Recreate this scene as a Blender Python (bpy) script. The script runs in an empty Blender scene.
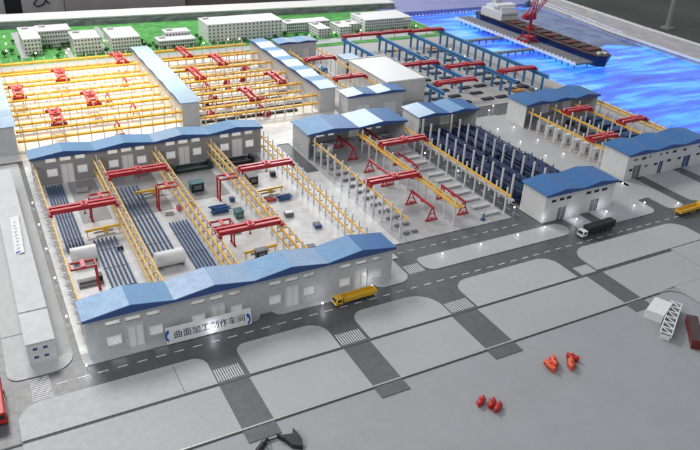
import bpy, math, random
from mathutils import Vector, Matrix
random.seed(7)
S = bpy.context.scene
COL = S.collection
R = math.radians
# ------------------------------------------------------------------ helpers
class MB:
    def __init__(s): s.v = []; s.f = []
    def quad(s, pts):
        n = len(s.v); s.v += [tuple(p) for p in pts]; s.f.append(tuple(range(n, n + len(pts)))); return s
    def box(s, x0, x1, y0, y1, z0, z1):
        n = len(s.v)
        s.v += [(x0,y0,z0),(x1,y0,z0),(x1,y1,z0),(x0,y1,z0),(x0,y0,z1),(x1,y0,z1),(x1,y1,z1),(x0,y1,z1)]
        s.f += [tuple(n+i for i in q) for q in ((0,3,2,1),(4,5,6,7),(0,1,5,4),(1,2,6,5),(2,3,7,6),(3,0,4,7))]
        return s
    def prism(s, pts, z0, z1):
        """outline in xy (counter-clockwise) extruded in z"""
        n = len(s.v); k = len(pts)
        s.v += [(p[0],p[1],z0) for p in pts] + [(p[0],p[1],z1) for p in pts]
        s.f.append(tuple(n+i for i in reversed(range(k)))); s.f.append(tuple(n+k+i for i in range(k)))
        for i in range(k):
            j = (i+1) % k; s.f.append((n+i, n+j, n+k+j, n+k+i))
        return s
    def prof(s, pts, a0, a1, axis='y'):
        """outline given as (u,z) extruded along the other horizontal axis"""
        n = len(s.v); k = len(pts)
        mk = (lambda u,z,a: (u,a,z)) if axis == 'y' else (lambda u,z,a: (a,u,z))
        s.v += [mk(p[0],p[1],a0) for p in pts] + [mk(p[0],p[1],a1) for p in pts]
        s.f.append(tuple(n+i for i in range(k))); s.f.append(tuple(n+k+i for i in reversed(range(k))))
        for i in range(k):
            j = (i+1) % k; s.f.append((n+i, n+k+i, n+k+j, n+j))
        return s
    def bar(s, a, b, w, h=None, up=(0,0,1)):
        """square bar from a to b"""
        h = h or w; a = Vector(a); b = Vector(b); d = (b-a).normalized()
        u = Vector(up)
        if abs(d.dot(u)) > .95: u = Vector((0,1,0))
        r = d.cross(u).normalized(); u = r.cross(d).normalized()
        n = len(s.v)
        for p in (a, b):
            for sx, sz in ((-1,-1),(1,-1),(1,1),(-1,1)):
                q = p + r*(sx*w/2) + u*(sz*h/2); s.v.append(tuple(q))
        s.f += [tuple(n+i for i in q) for q in ((0,1,2,3),(7,6,5,4),(0,4,5,1),(1,5,6,2),(2,6,7,3),(3,7,4,0))]
        return s
    def cyl(s, a, b, r, k=10, r2=None):
        r2 = r if r2 is None else r2
        a = Vector(a); b = Vector(b); d = (b-a).normalized()
        u = Vector((0,0,1)) if abs(d.z) < .9 else Vector((1,0,0))
        p = d.cross(u).normalized(); q = d.cross(p).normalized(); n = len(s.v)
        for c, rr in ((a,r),(b,r2)):
            for i in range(k):
                t = 2*math.pi*i/k; s.v.append(tuple(c + p*(math.cos(t)*rr) + q*(math.sin(t)*rr)))
        s.f.append(tuple(n+i for i in range(k))); s.f.append(tuple(n+k+i for i in reversed(range(k))))
        for i in range(k):
            j = (i+1) % k; s.f.append((n+i, n+k+i, n+k+j, n+j))
        return s
    def ball(s, c, r, sx=1, sy=1, sz=1, k=8, m=5):
        n = len(s.v); s.v.append((c[0],c[1],c[2]-r*sz))
        for j in range(1, m):
            ph = -math.pi/2 + math.pi*j/m
            for i in range(k):
                t = 2*math.pi*i/k
                s.v.append((c[0]+r*sx*math.cos(ph)*math.cos(t), c[1]+r*sy*math.cos(ph)*math.sin(t), c[2]+r*sz*math.sin(ph)))
        s.v.append((c[0],c[1],c[2]+r*sz)); top = len(s.v)-1
        for i in range(k):
            j = (i+1)%k; s.f.append((n, n+1+j, n+1+i)); s.f.append((top, top-k+i, top-k+j))
        for q in range(m-2):
            for i in range(k):
                j = (i+1)%k; o = n+1+q*k; s.f.append((o+i, o+j, o+k+j, o+k+i))
        return s
    def rot(s, M):
        s.v = [tuple(M @ Vector(v)) for v in s.v]; return s
    def mesh(s, name, mat):
        me = bpy.data.meshes.new(name); me.from_pydata(s.v, [], s.f); me.materials.append(mat); me.update(); return me
    def build(s, name, mat, parent=None, local=False, smooth=False, bevel=0, loc=None):
        """world coordinates by default: they are made relative to the parent's location"""
        if parent is not None and not local:
            o_ = parent_loc(parent); s.v = [(v[0]-o_[0], v[1]-o_[1], v[2]-o_[2]) for v in s.v]
        if parent is None and loc is not None:
            s.v = [(v[0]-loc[0], v[1]-loc[1], v[2]-loc[2]) for v in s.v]
        me = s.mesh(name, mat); o = bpy.data.objects.new(name, me); COL.objects.link(o)
        if parent is not None: o.parent = parent
        elif loc is not None: o.location = loc
        if smooth:
            for p in me.polygons: p.use_smooth = True
        if bevel:
            b = o.modifiers.new('bevel', 'BEVEL'); b.width = bevel; b.segments = 2; b.limit_method = 'ANGLE'
        return o
def parent_loc(p):
    v = Vector((0,0,0))
    while p is not None: v += p.location; p = p.parent
    return v
def tag(o, label=None, cat=None, group=None, kind=None):
    if label: o['label'] = label
    if cat: o['category'] = cat
    if group: o['group'] = group
    if kind: o['kind'] = kind
    return o
def empty(name, loc=(0,0,0), rz=0, label=None, cat=None, group=None):
    o = bpy.data.objects.new(name, None); COL.objects.link(o); o.location = loc; o.rotation_euler = (0,0,rz)
    o.empty_display_size = .2
    return tag(o, label, cat, group)
def kids(o): return [c for c in COL.objects if c.parent == o]
def copy_tree(o, parent=None):
    c = o.copy(); COL.objects.link(c)
    if parent is not None: c.parent = parent
    for ch in kids(o): copy_tree(ch, c)
    return c
def place(proto, used, loc, rz, label, group=None):
    if not used: o = proto; used.append(1)
    else: o = copy_tree(proto)
    o.location = loc; o.rotation_euler = (0,0,rz); o['label'] = label
    if group: o['group'] = group
    return o
ORD = ['first','second','third','fourth','fifth','sixth','seventh','eighth','ninth','tenth','eleventh','twelfth','thirteenth','fourteenth','fifteenth','sixteenth','seventeenth','eighteenth','nineteenth','twentieth']
# ------------------------------------------------------------------ materials
def mat(name, col, rough=.5, noise=.08, scale=3., spec=.5, metal=0, bump=0, bscale=20, emis=None, estr=0, col2=None, coat=0, dust=0, dscale=2.5):
    m = bpy.data.materials.new(name); m.use_nodes = True; nt = m.node_tree; b = nt.nodes['Principled BSDF']
    b.inputs['Roughness'].default_value = rough; b.inputs['Metallic'].default_value = metal
    b.inputs['Specular IOR Level'].default_value = spec; b.inputs['Coat Weight'].default_value = coat
    tc = nt.nodes.new('ShaderNodeTexCoord')
    n = nt.nodes.new('ShaderNodeTexNoise'); n.inputs['Scale'].default_value = scale; n.inputs['Detail'].default_value = 6; n.inputs['Roughness'].default_value = .65
    nt.links.new(tc.outputs['Object'], n.inputs['Vector'])
    r = nt.nodes.new('ShaderNodeValToRGB'); e = r.color_ramp.elements
    c2 = col2 or tuple(c*(1+noise) for c in col)
    e[0].position = .3; e[0].color = (*[c*(1-noise) for c in col], 1); e[1].position = .7; e[1].color = (*c2, 1)
    nt.links.new(n.outputs['Fac'], r.inputs['Fac']); nt.links.new(r.outputs['Color'], b.inputs['Base Color'])
    if dust:
        n3 = nt.nodes.new('ShaderNodeTexNoise'); n3.inputs['Scale'].default_value = dscale; n3.inputs['Detail'].default_value = 8; n3.inputs['Roughness'].default_value = .7
        nt.links.new(tc.outputs['Object'], n3.inputs['Vector'])
        r3 = nt.nodes.new('ShaderNodeValToRGB'); q = r3.color_ramp.elements
        q[0].position = .36; q[0].color = (1-dust,)*3+(1,); q[1].position = .60; q[1].color = (1,1,1,1)
        nt.links.new(n3.outputs['Fac'], r3.inputs['Fac'])
        mm = nt.nodes.new('ShaderNodeMix'); mm.data_type = 'RGBA'; mm.blend_type = 'MULTIPLY'; mm.inputs[0].default_value = 1
        nt.links.new(r.outputs['Color'], mm.inputs[6]); nt.links.new(r3.outputs['Color'], mm.inputs[7]); nt.links.new(mm.outputs[2], b.inputs['Base Color'])
        mr = nt.nodes.new('ShaderNodeMapRange'); mr.inputs[3].default_value = min(1, rough*1.35); mr.inputs[4].default_value = rough*.85
        nt.links.new(n3.outputs['Fac'], mr.inputs[0]); nt.links.new(mr.outputs[0], b.inputs['Roughness'])
    if bump:
        n2 = nt.nodes.new('ShaderNodeTexNoise'); n2.inputs['Scale'].default_value = bscale; n2.inputs['Detail'].default_value = 4
        nt.links.new(tc.outputs['Object'], n2.inputs['Vector'])
        bp = nt.nodes.new('ShaderNodeBump'); bp.inputs['Strength'].default_value = bump; bp.inputs['Distance'].default_value = .02
        nt.links.new(n2.outputs['Fac'], bp.inputs['Height']); nt.links.new(bp.outputs['Normal'], b.inputs['Normal'])
    if emis:
        b.inputs['Emission Color'].default_value = (*emis, 1); b.inputs['Emission Strength'].default_value = estr
    return m
M = {}
M['board'] = mat('board_grey', (.335,.345,.358), .5, .05, .35, bump=.35, bscale=26, dust=.04, dscale=3)
M['pave'] = mat('pavement_grey', (.44,.45,.455), .48, .05, .35, bump=.3, bscale=22, dust=.05, dscale=3.2)
M['southpave'] = mat('south_pavement', (.405,.412,.42), .48, .04, .3, bump=.3, bscale=24, dust=.04, dscale=3.2)
M['road'] = mat('road_dark', (.108,.111,.119), .36, .12, .8, bump=.3, dust=.15, dscale=3)
M['stub'] = mat('ramp_dark', (.12,.123,.13), .5, .07, 1.2, bump=.2, dust=.18, dscale=3)
M['mark'] = mat('marking_white', (.62,.62,.64), .5, .1, 6)
M['seam'] = mat('joint_dark', (.06,.06,.065), .6, .1, 2)
M['metalstrip'] = mat('aluminium_strip', (.50,.50,.49), .35, .05, 2, metal=.3)
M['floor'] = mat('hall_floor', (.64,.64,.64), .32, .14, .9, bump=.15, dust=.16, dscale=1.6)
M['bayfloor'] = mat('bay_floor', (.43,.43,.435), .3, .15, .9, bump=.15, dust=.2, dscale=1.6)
M['racknavy'] = mat('rack_navy', (.014,.035,.10), .4, .4, 5)
M['floorwhite'] = mat('hall_floor_white', (.78,.77,.75), .35, .06, .5)
M['floordark'] = mat('floor_mat_grey', (.30,.30,.305), .3, .18, .7)
M['yard'] = mat('yard_floor', (.40,.385,.37), .5, .12, .5)
M['wallgrey'] = mat('wall_grey', (.53,.54,.545), .5, .04, 1.5, bump=.15, dust=.08, dscale=3)
M['wallwhite'] = mat('wall_white', (.68,.68,.675), .5, .03, 1.5, bump=.15, dust=.07, dscale=3)
M['wallin'] = mat('rear_wall_grey', (.34,.335,.34), .5, .06, 1.5)  # shade on the rear wall painted in as a darker grey
M['white'] = mat('white_plastic', (.78,.78,.78), .4, .03, 3)
M['roofwhite'] = mat('roof_offwhite', (.58,.585,.59), .55, .05, .6, dust=.06, dscale=2)
M['column'] = mat('column_white', (.70,.70,.70), .4, .05, 3)
M['yellow'] = mat('rail_yellow', (.84,.50,.07), .4, .08, 4)
M['yellowveh'] = mat('truck_yellow', (.75,.44,.03), .35, .06, 4, coat=.3)
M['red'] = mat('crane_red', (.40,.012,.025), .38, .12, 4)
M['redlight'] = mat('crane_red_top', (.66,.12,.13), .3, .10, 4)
M['boatred'] = mat('boat_red', (.55,.03,.03), .45, .15, 6)
M['boatorange'] = mat('boat_orange', (.72,.10,.04), .5, .15, 6)
M['blue'] = mat('gantry_blue', (.04,.18,.40), .4, .08, 3)
M['navy'] = mat('pipe_navy', (.025,.075,.19), .42, .3, 5, spec=.4)
M['black'] = mat('black_plastic', (.015,.016,.018), .45, .2, 4)
M['green'] = mat('machine_green', (.012,.04,.032), .4, .2, 4)
M['teal'] = mat('machine_teal', (.03,.13,.14), .4, .2, 4)
M['pipeblue'] = mat('pipe_blue', (.03,.10,.27), .4, .2, 4)
M['orange'] = mat('orange_plate', (.75,.30,.04), .5, .15, 4)
M['grey'] = mat('mid_grey', (.2,.2,.21), .5, .1, 4)
M['fascia'] = mat('fascia_blue', (.03,.085,.25), .45, .05, 3)
M['lawn'] = mat('lawn_felt', (.13,.42,.12), .9, .28, .5, spec=.1, bump=.8, bscale=40, dust=.35, dscale=1.2)
M['darkwin'] = mat('window_dark', (.03,.035,.045), .25, .1, 4)
M['dormwin'] = mat('office_window', (.10,.10,.115), .25, .1, 4)
M['shrub'] = mat('shrub_green', (.05,.14,.04), .9, .5, 5, spec=.1)
M['bark'] = mat('bark', (.12,.08,.05), .9, .2, 9)
M['foam'] = mat('foam_white', (.72,.71,.69), .8, .06, 1, bump=.8, bscale=3)
M['foamgrey'] = mat('foam_edge_grey', (.17,.19,.185), .8, .3, 1.2, bump=.8, bscale=6)
M['foamside'] = mat('foam_texture_board', (.42,.41,.43), .7, .2, .6, bump=1, bscale=1.6)
M['deck'] = mat('deck_brown', (.07,.045,.045), .6, .3, 2)
M['deckred'] = mat('deck_red', (.12,.035,.03), .6, .4, 2)
M['pier'] = mat('pier_grey', (.17,.17,.19), .6, .15, 1)
M['shipnavy'] = mat('hull_navy', (.012,.015,.06), .35, .1, 2)
M['darkred'] = mat('dark_red', (.13,.018,.014), .45, .25, 4)
M['cream'] = mat('cream_panel', (.75,.62,.52), .5, .08, 2)
M['swoosh'] = mat('mark_blue', (.02,.10,.42), .5, .05, 3)
M['ink'] = mat('ink_grey', (.06,.07,.10), .6, .05, 3)
M['bgfloor'] = mat('floor_beyond', (.055,.062,.05), .7, .5, .05, col2=(.10,.11,.09))
M['bgwall'] = mat('wall_beyond', (.55,.53,.52), .8, .10, .3)
M['bgbrown'] = mat('wall_brown', (.22,.17,.16), .8, .35, .25)
M['bgblack'] = mat('cabinet_black', (.012,.013,.014), .6, .2, 1)
M['rubber'] = mat('tyre_rubber', (.02,.02,.02), .7, .1, 9)
M['greymetal'] = mat('pole_grey', (.30,.31,.30), .5, .1, 1)
M['led'] = mat('led_white', (.9,.9,.9), .5, 0, 1, emis=(.9,.95,1), estr=10)
M['ledwarm'] = mat('led_warm', (.9,.8,.6), .5, 0, 1, emis=(1,.80,.45), estr=9)
M['ledblue'] = mat('led_blue', (.6,.6,.9), .5, 0, 1, emis=(.55,.6,1), estr=1.1)
M['headlight'] = mat('headlight', (.8,.8,.75), .2, 0, 1)
def roofmat(name, col, rough, axis):
    m = mat(name, col, rough, .07, .8, dust=.12, dscale=2.5); nt = m.node_tree; b = nt.nodes['Principled BSDF']
    tc = nt.nodes['Texture Coordinate']; w = nt.nodes.new('ShaderNodeTexWave'); w.bands_direction = axis
    w.inputs['Scale'].default_value = 2.6; w.inputs['Distortion'].default_value = 0
    nt.links.new(tc.outputs['Object'], w.inputs['Vector'])
    bp = nt.nodes.new('ShaderNodeBump'); bp.inputs['Strength'].default_value = .12; bp.inputs['Distance'].default_value = .03
    nt.links.new(w.outputs['Fac'], bp.inputs['Height']); nt.links.new(bp.outputs['Normal'], b.inputs['Normal'])
    b.inputs['Specular IOR Level'].default_value = .7
    return m
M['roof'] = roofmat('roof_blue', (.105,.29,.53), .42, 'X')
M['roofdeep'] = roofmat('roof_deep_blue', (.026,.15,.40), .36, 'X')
M['roofsilver'] = roofmat('roof_silver_blue', (.26,.40,.60), .45, 'X')  # roof blue made paler: lamp sheen painted into the base colour
M['roofpale'] = roofmat('roof_pale', (.30,.45,.62), .28, 'X')  # palest roof blue, white reflection on the slopes painted in
def glassmat(name, f):
    m = bpy.data.materials.new(name); m.use_nodes = True; nt = m.node_tree; nt.nodes.clear()
    o = nt.nodes.new('ShaderNodeOutputMaterial'); mx = nt.nodes.new('ShaderNodeMixShader'); t = nt.nodes.new('ShaderNodeBsdfTransparent')
    d = nt.nodes.new('ShaderNodeBsdfPrincipled'); d.inputs['Base Color'].default_value = (.88,.88,.87,1); d.inputs['Roughness'].default_value = .25
    mx.inputs[0].default_value = f
    nt.links.new(t.outputs[0], mx.inputs[1]); nt.links.new(d.outputs[0], mx.inputs[2]); nt.links.new(mx.outputs[0], o.inputs[0]); return m
M['pane'] = glassmat('clear_pane', .30)
M['doorpane'] = glassmat('milky_pane', .72)
def watermat():
    m = bpy.data.materials.new('lit_water'); m.use_nodes = True; nt = m.node_tree; b = nt.nodes['Principled BSDF']
    tc = nt.nodes.new('ShaderNodeTexCoord'); mp = nt.nodes.new('ShaderNodeMapping'); mp.inputs['Scale'].default_value = (.085,.50,1); mp.inputs['Rotation'].default_value = (0,0,R(-7))
    nt.links.new(tc.outputs['Object'], mp.inputs['Vector'])
    n = nt.nodes.new('ShaderNodeTexNoise'); n.inputs['Scale'].default_value = 1.0; n.inputs['Detail'].default_value = 5; n.inputs['Distortion'].default_value = .7; n.inputs['Roughness'].default_value = .55
    nt.links.new(mp.outputs[0], n.inputs['Vector'])
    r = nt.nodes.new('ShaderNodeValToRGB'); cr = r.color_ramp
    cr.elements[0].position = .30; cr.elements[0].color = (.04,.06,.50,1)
    cr.elements[1].position = .80; cr.elements[1].color = (.45,.78,1,1)  # pale streaks of light painted into the emission ramp
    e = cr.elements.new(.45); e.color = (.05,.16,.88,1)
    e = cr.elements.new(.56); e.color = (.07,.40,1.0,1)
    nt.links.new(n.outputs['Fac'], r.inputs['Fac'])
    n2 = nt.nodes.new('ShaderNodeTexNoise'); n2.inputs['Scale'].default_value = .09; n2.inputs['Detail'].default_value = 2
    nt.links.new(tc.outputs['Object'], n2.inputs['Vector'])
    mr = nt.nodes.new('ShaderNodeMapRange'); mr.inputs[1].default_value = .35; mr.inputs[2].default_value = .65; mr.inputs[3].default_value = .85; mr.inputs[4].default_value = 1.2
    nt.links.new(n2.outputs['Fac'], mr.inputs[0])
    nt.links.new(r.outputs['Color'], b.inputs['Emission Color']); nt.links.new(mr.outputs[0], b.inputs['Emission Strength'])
    b.inputs['Base Color'].default_value = (.02,.05,.25,1); b.inputs['Roughness'].default_value = .22
    bp = nt.nodes.new('ShaderNodeBump'); bp.inputs['Strength'].default_value = .35; bp.inputs['Distance'].default_value = .1
    nt.links.new(n.outputs['Fac'], bp.inputs['Height']); nt.links.new(bp.outputs['Normal'], b.inputs['Normal'])
    return m
M['water'] = watermat()
M['basin'] = mat('dim_water', (.06,.09,.17), .25, .5, .5, col2=(.22,.28,.40), bump=1, bscale=1.4, emis=(.10,.16,.45), estr=.22)
M['bank'] = mat('lavender_bank', (.24,.26,.50), .6, .15, .4, bump=.5, bscale=2)  # blue glow from the water painted into the bank's own colour
# ------------------------------------------------------------------ the setting
Z0, ZR, ZP = 0.0, .02, .06
def struct(name, mb, m): return tag(mb.build(name, m), kind='structure')
def rounded(x0, x1, y0, y1, r=(0,0,0,0), n=7):
    """r = radii at (x0,y0),(x1,y0),(x1,y1),(x0,y1)"""
    pts = []
    for (cx, cy, sx, sy, rr, a0) in ((x0,y0,1,1,r[0],180),(x1,y0,-1,1,r[1],270),(x1,y1,-1,-1,r[2],0),(x0,y1,1,-1,r[3],90)):
        if rr <= 0: pts.append((cx,cy)); continue
        for i in range(n+1):
            a = R(a0 + 90*i/n); pts.append((cx+sx*rr+rr*math.cos(a), cy+sy*rr+rr*math.sin(a)))
    return pts
struct('baseboard', MB().box(-14,48.6,-2,84,-1.5,Z0), M['board'])
struct('road', MB().box(-14,48.5,21.8,69.3,Z0+.002,ZR), M['road'])
sp = MB()
for a, b in ((-.95,6.45),(7.75,12.15),(13.5,17.95),(19.45,26.6),(27.75,33.17)): sp.box(a,b,19.08,21.70,Z0+.002,.045)
struct('south_pavement', sp, M['southpave'])
st = MB()
for a, b in ((6.45,7.75),(12.15,13.5),(17.95,19.45),(26.6,27.75)): st.box(a,b,18.3,21.84,Z0+.003,.03)
struct('ramp', st, M['stub'])
struct('side_pavement', MB().prism([(30.2,8),(48.4,8),(48.4,21.9),(33.2,21.9),(33.2,19.07),(30.2,19.07)],Z0+.002,.04), M['southpave'])
struct('joint_groove', MB().box(-14,33.2,21.72,21.80,Z0+.004,.035).box(5.08,5.10,21.9,23.68,ZP,ZP+.002).box(33.18,33.2,8,21.7,.04,.042), M['seam'])
strip = MB()
strip.box(-14,29.3,18.99,19.06,.004,.06)
pts = [(29.3 + .9*math.sin(t), 18.12 + .9*math.cos(t)) for t in [R(a) for a in range(0,91,10)]] + [(30.2,17.2),(30.15,8)]
for a, b in zip(pts, pts[1:]): strip.bar((a[0],a[1],.04),(b[0],b[1],.04),.07,.05)
tag(strip.build('edging_strip', M['metalstrip'], None, loc=(-14,19,0)), 'long thin pale metal strip curving round a corner on the grey board', 'strip')
tag(MB().box(-14,29.0,18.93,18.97,.004,.02).build('edging_shadow_gap', M['seam'], None, loc=(-14,18.9,0)), kind='structure')
pv = MB()
pv.prism(rounded(-.95,6.45,21.85,23.78,(0,0,.6,.9)),ZR+.002,ZP)
pv.prism(rounded(7.85,12.1,21.85,23.9,(0,0,.9,.5)),ZR+.002,ZP)
pv.prism(rounded(13.6,18.05,21.85,23.95,(0,0,1.3,.7)),ZR+.002,ZP)
pv.prism(rounded(19.6,26.1,21.85,24.15,(0,0,.9,.9)),ZR+.002,ZP)
pv.prism(rounded(27.6,36.3,21.95,24.15,(0,0,1.0,1.1)),ZR+.002,ZP)
pv.box(26.5,27.5,21.9,22.65,ZR+.002,ZR+.01)
pv.prism(rounded(38.2,48.4,21.95,24.0,(0,0,0,.8)),ZR+.002,ZP)
pv.prism(rounded(19.15,29.4,25.55,26.9,(.6,.7,.6,.3)),ZR+.002,ZP)
pv.prism(rounded(29.95,31.3,25.75,27.3,(0,0,0,0)),ZR+.002,ZP)
pv.prism(rounded(32.1,36.35,25.5,29.0,(.7,.6,0,0)),ZR+.002,ZP)
pv.prism(rounded(37.35,38.75,25.4,29.8,(.4,.4,0,0)),ZR+.002,ZP)
pv.box(36.351,37.349,27.2,29.0,ZR+.002,ZP)
pv.box(34.3,37.349,29.0,29.01,ZR+.002,ZP-.001)
pv.prism(rounded(39.7,42.6,25.5,29.8,(.6,.6,0,0)),ZR+.002,ZP)
pv.prism(rounded(43.6,48.4,25.5,29.8,(.6,0,0,0)),ZR+.002,ZP)
struct('pavement', pv, M['pave'])
struct('left_pavement', MB().prism(rounded(-1.1,1.5,25.35,47.5,(.5,.9,.2,0)),ZR+.002,ZP).prism(rounded(-14,-2.4,24,66,(0,0,0,0)),ZR+.002,ZP), M['pave'])
hp = MB()
hp.prism(rounded(1.78,9.75,25.18,26,(.25,.5,0,0)),ZR+.002,ZP)
hp.prism(rounded(10.35,15.1,25.18,26,(.5,.5,0,0)),ZR+.002,ZP)
hp.prism(rounded(15.85,17.95,25.18,27.3,(.6,.7,.2,0)),ZR+.002,ZP)
struct('apron', hp, M['pave'])
struct('hall_floor', MB().box(1.78,17.95,26.0,27.3,ZR+.002,ZP-.001).box(1.78,18.35,27.3,47.8,ZR+.002,ZP), M['floor'])
struct('white_hall_floor', MB().box(-14,25.6,47.8,67.0,ZR+.002,ZP+.004), M['floorwhite'])
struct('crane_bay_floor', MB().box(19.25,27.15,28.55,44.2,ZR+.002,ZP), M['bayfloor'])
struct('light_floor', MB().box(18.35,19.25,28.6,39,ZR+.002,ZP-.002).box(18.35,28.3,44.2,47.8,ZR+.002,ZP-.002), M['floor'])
struct('rack_yard_floor', MB().box(28.35,34.3,27.3,43.6,ZR+.002,ZP-.004), M['yard'])
struct('concrete_lane', MB().box(33.9,37.6,29.015,43.5,ZR+.002,ZP), M['pave'])
struct('machine_hall_floor', MB().box(37.6,47.2,29.8,43.3,ZR+.002,ZP+.003), M['yard'])
struct('gantry_yard_floor', MB().box(25.6,33.0,46.4,67.0,ZR+.002,ZP).box(33.0,44.6,45.6,67.0,ZR+.002,ZP).box(45.5,48.3,44.5,67,ZR+.002,ZP), M['yard'])
dm = MB()
for a, b, c, d in ((3.9,5.5,37.6,43.3),(6.3,9.0,37.4,43.3),(10.0,12.7,38.0,43.3),(13.5,16.4,40.2,43.3)): dm.box(a,b,c,d,ZP+.001,ZP+.012)
struct('floor_mat', dm, M['floordark'])  # darker grey sheets over the rear part of each bay floor
struct('dark_lane', MB().box(27.15,28.35,21.9,46,ZR+.001,ZR+.004).box(18.35,19.2,39.0,43.6,ZR+.001,ZR+.02), M['road'])
# markings
mk = MB(); z = ZR+.008
x = .62
while x < 48: 
    mk.box(x, x+.42, 24.54, 24.60, z-.004, z); x += .80
x = 18.6
while x < 27.2: mk.box(x, x+.36, 27.74, 27.79, z-.004, z); x += .72
y = 28.6
while y < 45: mk.box(27.72,27.76,y,y+.4,z-.004,z); y += .85
for a, b in ((6.5,7.65),(12.2,13.45),(18.15,19.5)):
    n = 11
    for i in range(n):
        u = a+(b-a)*(i+.25)/n; mk.box(u,u+(b-a)/n*.5,21.95,22.75,z-.004,z)
for i in range(13):
    v = 23.9+1.4*i/13; mk.box(-.35,.40,v,v+.055,z-.004,z)
for i in range(9):
    u = 18.12+.98*i/9; mk.box(u,u+.055,25.7,26.5,z-.004,z)
struct('road_marking', mk, M['mark'])
struct('lawn', MB().box(-14,49.0,67.0,84,Z0+.002,.10), M['lawn'])
lp = MB()
lp.box(4.3,5.0,72,82,.101,.11).box(-14,48,68.0,69.6,.101,.112).box(12.6,13.1+.0,75.5,82,.101,.11).box(11.75,12.25,70,76,.101,.11).box(8.3,8.85,70,74.5,.101,.11)
struct('path', lp, M['pave'])
struct('water', MB().prism([(48.6,5),(69.5,5),(69.5,50),(69.9,62),(72.2,78.0),(48.6,78.0)],-1.3,-.35), M['water'])
struct('dim_water', MB().prism([(60.9,58.5),(63,57.5),(66,59),(69.4,56.5),(69.9,62),(71.5,77.0),(60.9,77.6)],-.349,-.33), M['basin'])
struct('quay', MB().box(47.2,48.9,5,69.5,-1.3,.03).box(48.6,49.3,69.5,78,-1.3,.04), M['pave'])
struct('lavender_bank', MB().prism([(44,84.3),(49,78.2),(69.5,78.0),(75,82),(75,92),(44,92)],-1.3,.2), M['bank'])
struct('floor_beyond', MB().box(-400,500,-100,500,-13,-12), M['bgfloor'])
struct('table_skirt', MB().box(-14,76,-2,-1.9,-12,-1.5).box(-14,76,5,92,-12,-1.51), M['grey'])
# rims of the table
rm = empty('rim_board', (-14,84,0), 0, 'long white foam rim board along the far edge of the lawn', 'rim board')
def slant_box(mb, p, q, w0, w1, z0, z1):
    """box along p->q on the xy plane, offset w0..w1 to the left side"""
    p = Vector((p[0],p[1],0)); q = Vector((q[0],q[1],0)); d = (q-p).normalized(); nrm = Vector((-d.y,d.x,0))
    c = [p+nrm*w0, q+nrm*w0, q+nrm*w1, p+nrm*w1]
    return mb.prism([(a.x,a.y) for a in c], z0, z1)
N = 26; pa = (-14,84.6); pb = (50,80.4)
body = MB(); slant_box(body, pa, pb, .25, 3.6, .0, .92); body.build('foam_core', M['foam'], rm)
face = MB()
pv_ = None
for i in range(60):
    t = i/59; x = pa[0]+(pb[0]-pa[0])*t; y = pa[1]+(pb[1]-pa[1])*t
    a = (x, y-.08+.12*math.sin(i*1.7)*random.random(), .10); b = (x, y+.02+.10*random.random(), .5); c = (x, y+.27, .80+.05*random.random())
    if pv_:
        face.quad([pv_[0],a,b,pv_[1]]); face.quad([pv_[1],b,c,pv_[2]])
    pv_ = (a,b,c)
face.build('rough_face', M['foamgrey'], rm)
r2 = empty('textured_rim_board', (70,50,0), 0, 'textured pale board rim beside the blue water at the right edge', 'rim board')
sb = MB(); sb.prism([(69.5,5),(74.5,5),(74.9,53),(75.2,62),(76.8,80),(75,84),(72.5,84),(70.0,62),(69.5,50)],-.9,.15); sb.build('board', M['foamside'], r2)
sb = MB()
for a, b in (((69.45,5),(69.45,50)),((69.45,50),(69.9,62)),((69.9,62),(72.3,79))): slant_box(sb,a,b,-.12,.12,.0,.24)
sb.build('lip', M['white'], r2)
sb = MB()
for a, b in (((74.6,5),(74.95,53)),((74.95,53),(75.3,62)),((75.3,62),(77,82))): slant_box(sb,a,b,-.1,.1,-.2,.35)
sb.build('outer_lip', M['foam'], r2)
# ------------------------------------------------------------------ building blocks
def facade(mb, L, H, holes, y, t, z0=0):
    us = sorted({0, L} | {h[0] for h in holes} | {h[1] for h in holes}); zs = sorted({z0, H} | {max(z0,h[2]) for h in holes} | {h[3] for h in holes})
    def solid(i, j):
        if i < 0 or j < 0 or i >= len(us)-1 or j >= len(zs)-1: return False
        cu = (us[i]+us[i+1])/2; cz = (zs[j]+zs[j+1])/2
        return not any(h[0] < cu < h[1] and h[2] < cz < h[3] for h in holes)
    for i in range(len(us)-1):
        for j in range(len(zs)-1):
            if not solid(i,j): continue
            a, b, c, d = us[i], us[i+1], zs[j], zs[j+1]
            mb.quad([(a,y,c),(b,y,c),(b,y,d),(a,y,d)]); mb.quad([(a,y+t,d),(b,y+t,d),(b,y+t,c),(a,y+t,c)])
            if not solid(i-1,j): mb.quad([(a,y,c),(a,y,d),(a,y+t,d),(a,y+t,c)])
            if not solid(i+1,j): mb.quad([(b,y,d),(b,y,c),(b,y+t,c),(b,y+t,d)])
            if not solid(i,j-1): mb.quad([(a,y,c),(a,y+t,c),(b,y+t,c),(b,y,c)])
            if not solid(i,j+1): mb.quad([(a,y,d),(b,y,d),(b,y+t,d),(a,y+t,d)])
def window(parent, u0, u1, z0, z1, y, kind='window', fm=None, pm=None):
    w = .022; f = MB()
    f.box(u0-w,u1+w,y-.015,y+.03,z1,z1+w).box(u0-w,u0,y-.015,y+.03,z0,z1).box(u1,u1+w,y-.015,y+.03,z0,z1)
    if kind == 'window': f.box(u0-w,u1+w,y-.02,y+.03,z0-w,z0)
    if kind == 'door': f.box((u0+u1)/2-.008,(u0+u1)/2+.008,y+.005,y+.028,z0,z1)
    fr = f.build('window' if kind=='window' else 'door', fm or M['wallwhite'], parent, local=True)
    MB().box(u0,u1,y+.032,y+.042,z0,z1).build('pane', pm or (M['pane'] if kind == 'window' else M['doorpane']), fr, local=True)
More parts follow.
